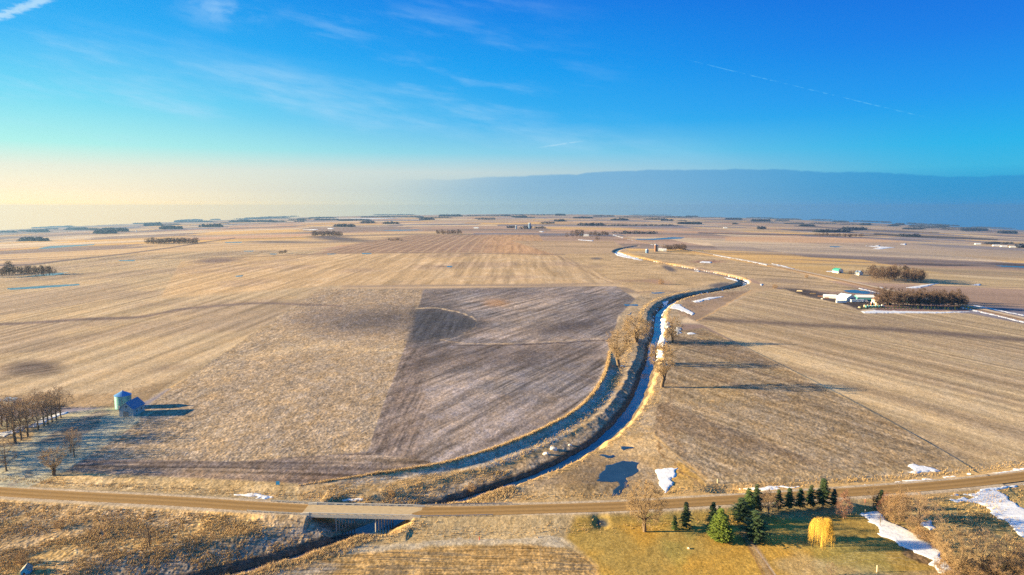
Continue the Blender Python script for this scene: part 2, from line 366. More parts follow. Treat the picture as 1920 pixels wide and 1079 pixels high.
# default patchwork of fields, streaked along the section lines
GR = (.95, 1.0, 1.04)
cx = np.floor((X + 40 * (vnoise(Y / 300, Y * 0, 3) - .5) + np.floor(Y / 430) * 137) / 640); cy = np.floor((Y + 30) / (210 + 60 * np.clip(Y / 4000, 0, 3)))
hsh = (np.sin(cx * 127.1 + cy * 311.7) * 43758.5453) % 1.0
pal = np.array([PINK, TAN, DUSK, (.29, .21, .165), PALE, (.23, .18, .155), GOLD, (.33, .25, .19)], np.float32)
COLR = pal[(hsh * 7.99).astype(int)] * 1.15
farm = fbm(X / 500, Y / 60, 4, 41)[:, None]
COLR = COLR * (.72 + .56 * farm); COLR = COLR.astype(np.float32)
strk = fbm(X / 900, Y / 120, 3, 43); m = ss(strk, .60, .70)[:, None]; COLR = COLR * (1 - m * .55) + np.array(DUSK) * .75 * m * .55
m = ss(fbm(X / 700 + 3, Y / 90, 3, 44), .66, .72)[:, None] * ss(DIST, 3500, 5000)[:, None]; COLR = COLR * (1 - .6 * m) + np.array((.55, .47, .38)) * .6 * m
big = fbm(X / 130, Y / 130, 4, 51); med = fbm(X / 28, Y / 28, 4, 52); fine = fbm(X / 3.1, Y / 3.1, 3, 53); vf = fbm(X / .9, Y / 1.3, 2, 54); fine = .45 * fine + .55 * (vf * .6 + .4 * fbm(X / .5, Y / .9, 1, 57)) 
r0 = rows(0, 7, 160, 3, 60); r90 = rows(pi / 2, 9, 220, 3, 61)
# left field beyond the property line
f1 = wdir((250, 660), (330, 632)); rf1 = rows(f1, 7, 260, 3, 62)
M1 = poly([(-900, 470), (0, 505), (160, 482), (430, 470), (640, 470), (640, 540), (330, 720), (240, 770), (-100, 738), (-900, 700)], 4, False)
paint(M1, (.345, .275, .195), rf1, .24, .05); paint(M1 * ss(med, .42, .75) * .7, (.375, .285, .19), rf1, .2)
paint(M1 * ss(big, .50, .66) * .7, (.27, .215, .17), rf1, .3)
paint(poly([(0, 742), (200, 738), (330, 712), (300, 735), (250, 765), (0, 765)], 3), (.30, .225, .15), rf1, .3, .08)
# field behind (rows run straight away)
MB_ = poly([(300, 560), (620, 536), (1160, 531), (1060, 478), (880, 474), (480, 478), (340, 490)], 4, False)
paint(MB_, (.385, .285, .185), r0, .20, .04); paint(MB_ * ss(med, .5, .75) * .6, PALE, r0, .3); paint(MB_ * ss(big, .52, .68) * .5, (.29, .22, .175), r0, .3)
M7 = poly([(585, 476), (690, 452), (790, 440), (1010, 441), (1040, 478), (880, 474)], 3, False)
paint(M7, (.26, .185, .145), rf1, .15, .03)
c7 = np.abs(((X + 5 * np.sin(Y / 260)) / 30) % 1 - .5); paint(M7 * (1 - ss(c7, .05, .16)) * .45, (.45, .345, .24)); c8 = np.abs((Y / 120) % 1 - .5); paint(M7 * (1 - ss(c8, .03, .08)) * .4, (.44, .33, .22))
paint(M7 * ss(PX, 860, 960) * .75, (.40, .26, .16), r0, .25)
paint(poly([(960, 452), (1150, 452), (1180, 470), (1150, 477), (1040, 478)], 2), (.37, .275, .19), r90, .22)
# east of the far creek
paint(poly([(1055, 478), (1150, 476), (1240, 497), (1330, 514), (1385, 525), (1370, 538), (1290, 548), (1200, 551), (1160, 531)], 3), (.39, .29, .185), med, .30, .05)
paint(poly([(1170, 472), (1230, 470), (1330, 480), (1480, 508), (1620, 545), (1560, 548), (1440, 538), (1410, 522), (1330, 505), (1230, 488)], 3), (.37, .28, .185), rows(pi / 2 + .5, 12, 160, 3, 66), .34, .05)
paint(ell(1470, 527, 45, 4, .5, 3) * .6, (.23, .18, .15)); paint(ell(1325, 491, 30, 2.5, .5) * .8, (.24, .14, .12)); paint(ell(1490, 538, 60, 3, .6) * .5, (.24, .19, .16))
# big right field
f5 = wdir((1500, 690), (1600, 718)); rf5 = rows(f5, 5, 300, 3, 63); rf5b = rows(f5, 17, 500, 2, 67)
M5 = poly([(1300, 600), (1420, 548), (1480, 541), (1560, 566), (1620, 586), (1820, 588), (1930, 610), (3000, 820), (3000, 900), (1930, 872), (1830, 882)], 3, False)
paint(M5, (.395, .305, .20), rf5, .28, .06); paint(M5 * ss(rf5b, .5, .7) * .5, (.30, .225, .16), rf5, .3); paint(M5 * ss(big, .55, .7) * .5, (.36, .29, .21), rf5, .2)
paint(line([(1300, 597), (1400, 603), (1500, 609), (1600, 614), (1700, 620), (1800, 628), (2000, 645), (2300, 668)], (6, 8, 8, 9), 6, .8), (.135, .105, .095), med, .3)
paint(ell(1600, 600, 260, 9, .7, 2) * .25, (.24, .19, .155))
# property, left half: coarse stubble
f2 = 0.05; rf2 = rows(f2, 1.9, 26, 3, 64)
M2 = poly([(604, 541), (793, 543), (778, 600), (762, 645), (742, 700), (715, 770), (692, 846), (560, 862), (440, 866), (140, 862), (180, 828), (330, 722)], 3, False)
paint(M2, (.285, .228, .172), rf2 * .5 + fine * .5, .42, .26)
paint(M2 * ss(med, .42, .68) * .6, (.345, .27, .19), fine, .35); paint(M2 * ss(big, .5, .65) * .5 * ss(PY, 560, 620), (.30, .235, .175), fine, .3)
paint(poly([(590, 545), (793, 545), (770, 640), (640, 640), (520, 600)], 30) * .55, (.25, .20, .165), fine, .3)
paint(ell(700, 600, 105, 20, .7, -3) * .85, (.125, .11, .11), med, .2); paint(ell(620, 590, 50, 10, .7, -8) * .45, (.20, .165, .15)); paint(ell(560, 655, 110, 7, .6, -8) * .5, (.46, .36, .25)); paint(ell(700, 656, 70, 4, .6, 2) * .4, (.44, .35, .25))
# headland band, brown, ploughed along the road
rh = rows(wdir((200, 880), (400, 884)), 2.2, 60, 3, 65)
MH = poly([(110, 880), (150, 861), (440, 866), (690, 848), (800, 860), (830, 872), (740, 886), (600, 903), (540, 911), (330, 914), (90, 902)], 3, False)
paint(MH, (.148, .122, .112), rh, .45, .15); paint(MH * ss(fbm(X / 60, Y / 7, 3, 70), .5, .68) * .7, (.30, .24, .195), rh, .3); paint(MH * ss(PY, 872, 903) * .35, (.20, .135, .10), rh, .3)
# property, right half: dark tillage on the diagonal
f3 = wdir((870, 750), (930, 722)); rf3 = rows(f3, 4.2, 55, 3, 68); rf3b = rows(f3, 1.3, 30, 2, 69)
M3 = poly([(794, 543), (1155, 537), (1200, 566), (1186, 580), (1160, 590), (1145, 640), (1143, 680), (1134, 710), (1114, 742), (1082, 772), (1032, 800), (975, 825), (905, 850), (830, 871), (800, 865), (690, 848), (715, 770), (742, 700), (762, 645), (778, 600)], 3, False)
paint(M3, (.188, .170, .172), rf3 * .35 + rf3b * .65, .62, .13)
paint(M3 * ss(big + .5 * (med - .5), .45, .62) * .55, (.30, .245, .215), rf3, .5); paint(M3 * ss(1 - big + .4 * (med - .5), .50, .66) * .4, (.165, .135, .125), rf3, .4)
paint(M3 * poly([(690, 848), (720, 760), (745, 690), (770, 620), (800, 640), (800, 760), (790, 860), (740, 870)], 26) * .55, (.16, .125, .11), rows(.0, 1.2, 60, 2, 71), .6)
for o_ in (0, 14, 27, 47): paint(line([(700 + o_, 846), (722 + o_ * .9, 780), (744 + o_ * .8, 712), (764 + o_ * .6, 650)], 1.6, 1.4, .55), (.10, .08, .08))
paint(poly([(776, 578), (840, 578), (876, 590), (905, 604), (900, 617), (860, 632), (800, 645), (764, 645)], 20) * .92, (.072, .074, .088), rows(0, 2, 60, 2, 72), .25)
paint(poly([(900, 600), (925, 606), (915, 622), (860, 634), (895, 615)], 10) * .4, (.12, .10, .10)); paint(poly([(800, 640), (960, 655), (1110, 660), (1060, 690), (900, 700), (760, 712)], 26) * .45, (.11, .10, .105), rf3, .3); paint(ell(1075, 612, 52, 9, .6, -8) * .9, (.095, .085, .09)); paint(ell(1040, 618, 70, 14, .7) * .4, (.14, .115, .11)); paint(ell(1000, 552, 90, 6, .7, 2) * .5, (.15, .125, .125))
paint(poly([(800, 650), (900, 640), (1130, 645), (1130, 668), (900, 690), (760, 700)], 20) * .45, (.15, .12, .11), rf3, .3)
paint(ell(930, 568, 22, 7, .5) * .6, (.36, .22, .13)); paint(ell(985, 820, 120, 22, .6, -20) * .5, (.145, .115, .10), rf3, .4); paint(ell(1000, 590, 60, 30, .6, -20) * .35, (.33, .27, .23), rf3, .4)
paint(line([(780, 579), (815, 577), (850, 583), (880, 592), (893, 600)], 1.7, 1.2, .75), (.46, .36, .25)); paint(line([(893, 600), (895, 612), (860, 633), (825, 637)], 1.2, 1.2, .4), (.36, .29, .22))
paint(line([(826, 637), (850, 642), (900, 645), (960, 646)], 1.5, 1.2, .6), (.38, .29, .21)); paint(line([(860, 645), (960, 645), (1060, 639), (1135, 634)], 1.6, 1.2, .6), (.36, .29, .22)); paint(line([(850, 648), (960, 648), (1060, 642.5), (1135, 638)], 1.8, 1.4, .85), (.09, .075, .08))
# land between field edge and creek, both banks
MG = poly([(560, 912), (640, 900), (740, 886), (830, 872), (905, 850), (975, 825), (1030, 800), (1080, 772), (1112, 742), (1131, 712), (1141, 685), (1143, 640), (1165, 588), (1200, 552), (1262, 548), (1400, 520), (1410, 545), (1330, 570), (1280, 600),
           (1268, 640), (1258, 700), (1236, 760), (1226, 820), (1262, 850), (1330, 908), (1180, 935), (900, 948), (560, 945), (520, 925)], 3, False)
paint(MG, (.33, .26, .185), med * .5 + fine * .5, .42, .12); paint(MG * ss(big + .4 * (fine - .5), .46, .62) * .7, (.38, .255, .12), fine, .35)
paint(poly([(830, 875), (905, 852), (1030, 803), (1112, 746), (1140, 690), (1160, 700), (1140, 750), (1060, 820), (960, 865), (850, 885), (700, 905), (640, 905)], 8) * .65, (.36, .34, .315), fine, .25)
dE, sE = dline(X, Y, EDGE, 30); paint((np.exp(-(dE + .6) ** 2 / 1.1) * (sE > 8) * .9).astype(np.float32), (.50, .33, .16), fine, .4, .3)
paint(poly([(1228, 820), (1262, 846), (1330, 906), (1270, 914), (1200, 860), (1130, 838), (1060, 868), (1150, 820)], 12) * .7, (.39, .28, .16), med, .4)
paint(poly([(1060, 880), (1120, 850), (1150, 875), (1100, 920), (960, 932), (930, 915)], 14) * .7, (.25, .19, .135), med, .4)
paint(poly([(1235, 880), (1280, 865), (1330, 912), (1250, 925)], 8) * .85, (.42, .26, .09), fine, .35)
for a_ in (0, 9): paint(line([(1232, 828), (1245, 850), (1270, 880 + a_ * .2), (1300 + a_ * .3, 905), (1312 + a_, 915)], 3.0, 2, .8), (.27, .175, .095))
paint(line([(1235, 760), (1243, 740), (1250, 705), (1258, 660)], 2, 2, .5), (.22, .165, .11)); paint(line([(700, 898), (790, 885), (880, 868), (980, 836), (1060, 800), (1115, 755)], 1.5, 1.2, .5), (.17, .14, .13)); paint(line([(560, 924), (640, 905), (720, 894)], 1.6, 1.2, .7), (.15, .12, .10))
paint(line([(590, 921), (660, 904), (740, 892)], 1.4, 1.2, .7), (.13, .105, .09)); paint(ell(1155, 718, 14, 12, .6) * .6, (.40, .25, .11))
# right of creek inside the property
f4 = wdir((1400, 780), (1480, 808)); rf4 = rows(f4, 2.6, 40, 3, 73)
M4 = poly([(1266, 622), (1320, 615), (1420, 665), (1600, 755), (1750, 835), (1818, 880), (1700, 894), (1560, 902), (1340, 908), (1262, 848), (1228, 815), (1232, 765), (1252, 705)], 3, False)
paint(M4, (.272, .21, .145), rf4 * .5 + fine * .5, .55, .18); paint(M4 * ss(rows(f4, 16, 120, 3, 74), .5, .66) * .65, (.19, .145, .11), fine, .4); paint(M4 * ss(big, .52, .66) * .5, (.35, .25, .13), fine, .3)
paint(poly([(1228, 815), (1232, 765), (1262, 740), (1262, 800), (1300, 870), (1340, 905)], 8) * .6, (.25, .18, .12), rows(wdir((1240, 800), (1290, 870)), 1.5, 50, 2, 75), .35)
paint(line([(1330, 900), (1500, 897), (1700, 888), (1810, 880)], 5, 3, .6), (.36, .29, .215), rh, .2); paint(line([(1330, 912), (1450, 909), (1600, 903), (1800, 888)], 7, 3, .7), (.30, .22, .14), fine, .4, .3)
paint(poly([(1285, 555), (1400, 545), (1400, 548), (1345, 580), (1305, 600), (1270, 590)], 3), (.29, .215, .16), med, .3); paint(line([(1408, 545), (1370, 566), (1340, 585), (1305, 602)], 2.5, 1.5, .8), (.45, .30, .17))
# road shoulders and verges
dF, sF = dline(X, Y, FEN, 30); dF = -dF; paint((np.exp(-(dF + .8) ** 2 / 1.6) * .16 * ss(sF, 20, 90) * (1 - ss(sF, 430, 520))).astype(np.float32), (.42, .31, .17), fine, .4, .15); 
dR, sR = dline(X, Y, ROADL, 60); aR = np.abs(dR)
paint(((1 - ss(aR, 22, 25)) * (aR < 59)).astype(np.float32) * np.where(PX > 1330, (dR < 0) * 1., 1.) * np.where(PX < 560, 1., np.where(dR < 0, .4, 1.)), (.36, .27, .16), med, .35, .14)
paint(((1 - ss(aR, 5.4, 6.4))).astype(np.float32), (.38, .31, .23), fine, .18, .02)
paint(((1 - ss(aR, 3.3, 3.7))).astype(np.float32), (.40, .235, .105), fine, .1, .0)
# rough grass at the lower left
ML = poly([(-900, 925), (0, 940), (560, 968), (640, 985), (560, 1018), (460, 1050), (330, 1078), (200, 1120), (100, 1300), (-900, 1300)], 3, False)
paint(ML, (.37, .27, .165), fine * .6 + med * .4, .55, .30); paint(ML * ss(med, .45, .62) * .6, (.42, .28, .12), fine, .4); paint(ML * ss(fbm(X / 20 + 7, Y / 12, 3, 80), .52, .66) * .6, (.26, .215, .17), fine, .5)
paint(poly([(200, 1045), (330, 1020), (500, 1000), (600, 985), (640, 985), (600, 1000), (430, 1050), (280, 1090), (150, 1100)], 12) * .65, (.22, .19, .165), fine, .35)
# creek-side grass south bank, stubble field at the bottom, lawn at right
MS = poly([(640, 990), (720, 970), (790, 966), (1000, 966), (1100, 965), (1250, 960), (1400, 950), (1600, 935), (1700, 960), (2500, 930), (2800, 1300), (-100, 1300), (330, 1085), (480, 1052)], 3, False)
paint(MS, (.36, .275, .165), med * .6 + fine * .4, .34, .08)
rb = rows(pi / 2 + .03, .75, 14, 2, 81)
MF = poly([(200, 1300), (420, 1080), (560, 1048), (700, 1032), (870, 1024), (1000, 1022), (1060, 1028), (1100, 1045), (1130, 1075), (1150, 1130), (1200, 1300)], 5, False)
paint(MF, (.37, .25, .125), rb * .6 + fine * .4, .75, .12); paint(MF * ss(rb, .66, .74) * .8, (.15, .12, .085)); paint(MF * poly([(200, 1200), (420, 1085), (600, 1055), (640, 1065), (470, 1120)], 20) * .7, (.30, .265, .225), rb, .3)
rr = np.hypot((PX - 1010) / 1.0, (PY - 1130) * 1.6); paint(MF * poly([(1040, 1040), (1090, 1040), (1120, 1070), (1130, 1120), (1040, 1120)], 8) * ss(np.sin(rr / 1.5), .0, .6) * .5, (.20, .15, .10))
paint(poly([(560, 1045), (700, 1020), (1000, 1006), (1100, 1008), (1090, 1030), (1000, 1018), (800, 1024), (620, 1040)], 4) * .7, (.36, .32, .26), fine, .3)
MLn = poly([(1080, 968), (1250, 962), (1430, 952), (1580, 944), (1680, 960), (1720, 1010), (1800, 1100), (2300, 1200), (2300, 1300), (1180, 1300), (1120, 1060), (1060, 1010)], 10, False)
paint(MLn, (.325, .232, .088), med * .6 + fine * .4, .34, .05); paint(MLn * ss(med + .5 * (big - .5), .48, .64) * .55, (.40, .235, .065), fine, .3); paint(MLn * ss(fbm(X / 12, Y / 18, 3, 82), .55, .7) * .45, (.25, .23, .085)); paint(MLn * ss(fbm(X / 30 + 5, Y / 30, 3, 83), .5, .66) * .4, (.36, .31, .22))
for k_ in range(5): paint(line([(1500 + k_ * 3, 1079 - k_ * 4), (1570, 1052 - k_ * 4), (1660, 1052 - k_ * 5), (1720, 1064 - k_ * 6)], 1.0, 1, .3), (.38, .33, .25))
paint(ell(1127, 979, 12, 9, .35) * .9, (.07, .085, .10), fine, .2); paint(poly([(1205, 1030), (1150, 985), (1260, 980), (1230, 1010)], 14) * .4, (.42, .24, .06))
paint(line([(1395, 1000), (1420, 1035), (1446, 1079), (1500, 1180)], (10, 14, 18, 26), 3, .8, False), (.33, .235, .14), fine, .25, .02)
for w_ in ((1388, 1000, 1411, 1038, 1432, 1079, 1478, 1170), (1397, 1000, 1423, 1035, 1449, 1079, 1505, 1170)): paint(line([w_[0:2], w_[2:4], w_[4:6], w_[6:8]], 3.5, 2, .85, False), (.27, .165, .085))
paint(line([(1400, 1005), (1440, 1060), (1462, 1090)], 1.8, 1.5, .5, False), (.45, .42, .38))
paint(poly([(1680, 1010), (1700, 1010), (1760, 1045), (1770, 1062), (1735, 1062), (1700, 1040)], 5) * .8, (.14, .095, .07), fine, .5, .2); paint(poly([(1770, 1075), (1850, 1080), (1850, 1100), (1770, 1100)], 3) * .8, (.16, .12, .11), fine, .5)
paint(poly([(1770, 1068), (1680, 1075), (1640, 1078), (1590, 1085), (1700, 1100), (1800, 1100)], 6) * .5, (.24, .19, .14), fine, .5)
MR = poly([(1640, 985), (1700, 950), (1850, 925), (2100, 905), (2800, 900), (2800, 1300), (1850, 1300), (1760, 1060)], 8, False)
paint(MR, (.34, .255, .125), med * .5 + fine * .5, .42, .16); paint(MR * ss(big, .5, .64) * .5, (.40, .28, .11), fine, .3)
for a_ in (0, 1): paint(line([(1225, 906), (1200, 925)], 4, 3, .3), (.4, .28, .14))
# farm yard left
MY = poly([(-400, 790), (0, 790), (190, 766), (262, 762), (262, 790), (205, 830), (120, 885), (50, 915), (-400, 905)], 4, False)
paint(MY, (.35, .325, .245), med * .6 + fine * .4, .26, .06); paint(poly([(190, 768), (120, 800), (60, 835), (130, 832), (185, 800), (205, 770)], 5) * .7, (.25, .20, .165), rows(.6, 1.6, 40, 2, 84), .4)
paint(poly([(-100, 800), (0, 806), (70, 800), (60, 828), (0, 835), (-100, 835)], 6) * .6, (.40, .27, .14)); paint(line([(245, 790), (205, 826), (150, 868)], 2, 2, .6), (.24, .19, .14)); paint(line([(60, 880), (40, 900), (15, 912)], 8, 5, .6), (.24, .20, .17), fine, .3)
paint(line([(235, 770), (300, 740), (420, 660), (560, 570)], 3, 2, .35), (.42, .33, .22))
for a_, b_ in (((250, 790), (640, 545)), ((262, 794), (648, 546)), ((330, 862), (690, 545)), ((520, 868), (758, 545)), ((160, 868), (690, 853)), ((180, 876), (680, 861))): paint(line([a_, b_], (2.0, .8), 1.2, .30, True, False), (.16, .13, .115))
for a_, b_ in (((1350, 902), (1262, 760)), ((1420, 905), (1285, 700)), ((1300, 890), (1800, 872))): paint(line([a_, b_], (1.8, .9), 1.2, .30, True, False), (.14, .105, .08))
for k_ in range(7): paint(line([(1935 - k_ * 12, 690 + k_ * 24), (1500 - k_ * 6, 600 + k_ * 12)], (2.2, .7), 1.4, .20, True, False), (.20, .155, .12))
# gullies and dark lines
paint(line([(-300, 612), (0, 609), (70, 605), (150, 599), (200, 598), (265, 595), (300, 588), (345, 579), (420, 573), (480, 568), (560, 571), (640, 574)], (4.5, 5, 4, 3), 3, .85), (.15, .12, .115), med, .4)
paint(line([(0, 498), (60, 497), (110, 490), (170, 484), (230, 477), (320, 465), (380, 455), (440, 447)], (3, 2, 1.5), 1.5, .85), (.13, .11, .12)); paint(line([(0, 488), (60, 488), (130, 486)], 1.3, 1.2, .6), (.15, .12, .13))
paint(ell(65, 691, 50, 13, .5) * .95, (.11, .09, .085), rows(.9, 2, 30, 2, 85), .45); paint(ell(60, 693, 30, 7, .5) * .4, (.22, .18, .15)); paint(ell(408, 489, 40, 4.5, .5, -3) * .8, (.16, .125, .125)); paint(ell(320, 690, 40, 6, .6, -8) * .45, (.22, .165, .13))
paint(line([(240, 487), (330, 484), (440, 484), (640, 474), (880, 475), (1060, 478)], 1.2, 1.2, .7), (.16, .125, .115)); paint(line([(1042, 478), (1080, 500), (1130, 525), (1150, 532)], 1.4, 1.2, .6), (.22, .16, .12)); paint(line([(985, 452), (1022, 478)], 1.2, 1.2, .6), (.24, .17, .13))
paint(line([(1360, 477), (1500, 478), (1700, 484), (1830, 486)], 1.2, 1.2, .5), (.17, .13, .12)); paint(ell(1730, 496, 60, 2.2, .5, 2) * .9, (.10, .09, .10)); paint(ell(1790, 498, 40, 1.6, .5) * .9, (.10, .09, .10)); paint(ell(1900, 497, 45, 2.5, .5, 3) * .9, (.10, .09, .10)); paint(ell(1530, 433, 60, 1.6, .5, 2) * .8, (.10, .09, .10))
paint(line([(1640, 439), (1700, 443), (1800, 447), (1870, 450)], (3, 4.5, 2), 1.5, .9), (.085, .08, .09)); paint(line([(1310, 437), (1400, 440), (1540, 441), (1700, 441)], 2.2, 1.4, .85), (.11, .10, .11)); paint(line([(1490, 424), (1620, 431), (1760, 437)], 2.4, 1.5, .7), (.12, .11, .12))
paint(poly([(1360, 445), (1440, 444), (1620, 447), (1720, 454), (1500, 456), (1360, 452)], 3) * .8, (.50, .33, .21)); paint(poly([(1330, 455), (1700, 458), (1920, 468), (1920, 490), (1700, 484), (1500, 478), (1350, 470)], 4) * .6, (.34, .28, .23), r90, .3)
paint(poly([(1450, 497), (1560, 494), (1700, 500), (1930, 508), (1930, 540), (1760, 533), (1640, 520), (1560, 510)], 4) * .6, (.40, .31, .19), r90, .3); paint(line([(1790, 561), (1850, 570), (1925, 576)], 2, 1.6, .6), (.17, .14, .13)); paint(line([(1700, 537), (1820, 538), (1925, 540)], 1.3, 1.2, .6), (.18, .14, .12))
paint(ell(1255, 504, 13, 4, .4, 22) * .9, (.12, .11, .12)); paint(ell(1352, 535, 20, 4.5, .4, -4) * .85, (.12, .11, .12)); paint(ell(1118, 485, 9, 2, .5) * .8, (.13, .12, .13)); paint(ell(1115, 500, 26, 3, .6) * .5, (.27, .20, .155)); paint(ell(1235, 529, 22, 4, .6, 6) * .5, (.30, .18, .15)); paint(ell(1200, 527, 45, 2.5, .6) * .5, (.28, .19, .15)); paint(line([(1195, 549), (1245, 545), (1285, 550)], 3, 2, .5), (.2, .15, .13))
paint(ell(830, 500, 14, 1.6, .5) * .6, (.16, .12, .11)); paint(ell(640, 449, 50, 3.6, .5, 3) * .8, (.12, .11, .12)); paint(ell(620, 446, 36, 2.2, .5, 3) * .7, (.11, .10, .12)); paint(ell(520, 454, 60, 1.6, .5) * .8, (.12, .11, .12))
# farm yard right
paint(poly([(1470, 541), (1510, 543), (1560, 552), (1640, 556), (1650, 577), (1612, 582), (1580, 570), (1520, 558), (1480, 546)], 3), (.12, .10, .095), med, .4, .08); paint(poly([(1640, 570), (1812, 574), (1815, 583), (1640, 585)], 2) * .8, (.26, .15, .13), fine, .4)
paint(poly([(1600, 508), (1740, 512), (1740, 532), (1640, 532), (1590, 520)], 5) * .5, (.24, .18, .12)); paint(poly([(1480, 500), (1560, 500), (1600, 515), (1590, 524), (1520, 514)], 4) * .6, (.42, .28, .13))
dH, _h = dline(X, Y, HWY, 40); paint(((1 - ss(np.abs(dH), 9, 16)) * .8).astype(np.float32), (.26, .175, .11), med, .2)
paint(ell(1160, 896, 56, 32, .5) * .5, (.15, .12, .095), fine, .4)
# creek bed and raw bank
dC, sC = dline(X, Y, CREEK, 60); aC = np.abs(dC + (fbm(X / 7, Y / 7, 3, 21) - .5) * 3.8 * ss(np.abs(dC), 0, 6))
paint((ss(-dC, 0, 3) * (1 - ss(aC, 9, 15)) * .55).astype(np.float32), (.25, .215, .185), fine, .4, .22)
paint(((1 - ss(aC, 5.0, 6.2)) * .9).astype(np.float32), (.105, .085, .07), fine, .4, .12)
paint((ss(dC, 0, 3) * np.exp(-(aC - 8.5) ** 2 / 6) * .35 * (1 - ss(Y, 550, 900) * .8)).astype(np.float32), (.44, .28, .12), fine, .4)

# snow (white) and frozen or wet pools, as masks for sheets laid on the ground
def sn(M, k=1.): 
    global SNOW; SNOW = np.maximum(SNOW, M * k)
def pd(M):
    global POND; POND = np.maximum(POND, M)
for p_ in [[(1236, 878), (1262, 876), (1266, 888), (1258, 900), (1262, 912), (1244, 922), (1236, 905), (1232, 888)],
           [(1696, 873), (1712, 867), (1740, 874), (1768, 882), (1740, 884), (1718, 888), (1700, 886), (1712, 880)],
           [(1612, 962), (1655, 958), (1664, 975), (1700, 992), (1732, 1005), (1756, 1030), (1790, 1070), (1775, 1078), (1742, 1062), (1752, 1052), (1700, 1028), (1668, 1012), (1640, 1002), (1652, 996), (1640, 985), (1632, 972)],
           [(1825, 930), (1845, 922), (1870, 925), (1900, 942), (1932, 958), (1950, 1030), (1925, 1012), (1895, 985), (1860, 965), (1848, 950), (1812, 938)], [(1770, 935), (1812, 933), (1825, 938), (1790, 940)],
           [(1232, 596), (1250, 598), (1256, 612), (1240, 625), (1248, 640), (1240, 652), (1234, 640), (1238, 622), (1230, 610)], [(1262, 571), (1275, 573), (1303, 588), (1296, 592), (1275, 582), (1256, 578)], [(1243, 566), (1254, 564), (1250, 574), (1244, 577)],
           [(1262, 570), (1280, 572), (1262, 576)], [(1296, 565), (1330, 558), (1358, 556), (1330, 562), (1304, 568)], [(1268, 614), (1276, 615), (1275, 626), (1265, 628)], [(1287, 624), (1300, 624), (1306, 627), (1292, 628)], [(1235, 655), (1246, 660), (1240, 672), (1228, 668)],
           [(1611, 584.5), (1640, 582.5), (1760, 585), (1835, 584.5), (1760, 588), (1620, 587.5)], [(1695, 540), (1735, 534), (1760, 531), (1745, 536), (1720, 541)], [(1545, 509), (1570, 508), (1562, 511)], [(1820, 535), (1838, 532), (1838, 536)],
           [(1150, 474), (1162, 474), (1184, 481), (1200, 487), (1175, 484), (1158, 480)], [(1186, 484), (1206, 488), (1204, 489), (1186, 486)], [(1298, 508), (1312, 508), (1310, 510)], [(1355, 520), (1380, 524), (1388, 529), (1370, 525)], [(1392, 524), (1402, 526), (1405, 533), (1398, 530)], [(1424, 533), (1432, 532), (1428, 537)],
           [(1621, 461), (1660, 463), (1680, 464), (1650, 468), (1635, 467), (1650, 465)], [(1685, 458), (1700, 457), (1698, 460)], [(1640, 461), (1650, 460), (1648, 462)], [(1315, 490), (1335, 491), (1333, 494), (1312, 493)], [(1010, 434), (1022, 434), (1016, 436)],
           [(425, 925), (470, 925), (515, 930), (505, 935), (455, 931)], [(640, 934), (690, 932), (686, 938), (640, 938)], [(1380, 917), (1500, 909), (1500, 912), (1400, 921)], [(1560, 917), (1740, 899), (1790, 893), (1790, 896), (1740, 903), (1590, 921)], [(1850, 890), (1925, 877), (1925, 880), (1870, 889)],
           [(1810, 926), (1925, 903), (1960, 898), (1925, 908), (1830, 929)], [(1780, 928), (1800, 926), (1798, 929)], [(2, 812), (110, 775), (130, 771), (112, 780), (60, 800), (0, 820)], [(1730, 982), (1745, 978), (1752, 990), (1738, 996)],
           [(600, 408), (640, 410), (760, 409), (700, 411), (600, 410)], [(560, 431), (600, 430), (590, 432)]]:
    sn(poly(p_, 5.0 if p_[0][1] > 840 else 2.4 if p_[0][1] > 600 else 1.2))
sn(line([(1338, 478), (1400, 489), (1438, 497)], 1.5, 1)); sn(line([(1448, 495), (1480, 502), (1494, 507)], 1.7, 1)); sn(line([(1150, 441), (1160, 444), (1168, 446.5)], (1.6, .8), 1)); sn(line([(1176, 449), (1196, 453)], .7, .8)); sn(line([(1218, 458), (1238, 461.5)], .7, .8)); sn(line([(1650, 539), (1680, 547)], 1.5, 1)); sn(line([(1610, 541), (1658, 552)], 1.6, 1))
sn(line([(1800, 576), (1860, 590), (1925, 606)], 2, 1)); sn(line([(1826, 573), (1925, 593)], 1.6, 1)); sn(line([(1085, 450), (1112, 452)], 1.5, 1)); sn(ell(1167, 687, 6, 1.2, .5)); sn(ell(620, 429, 6, .9, .4))
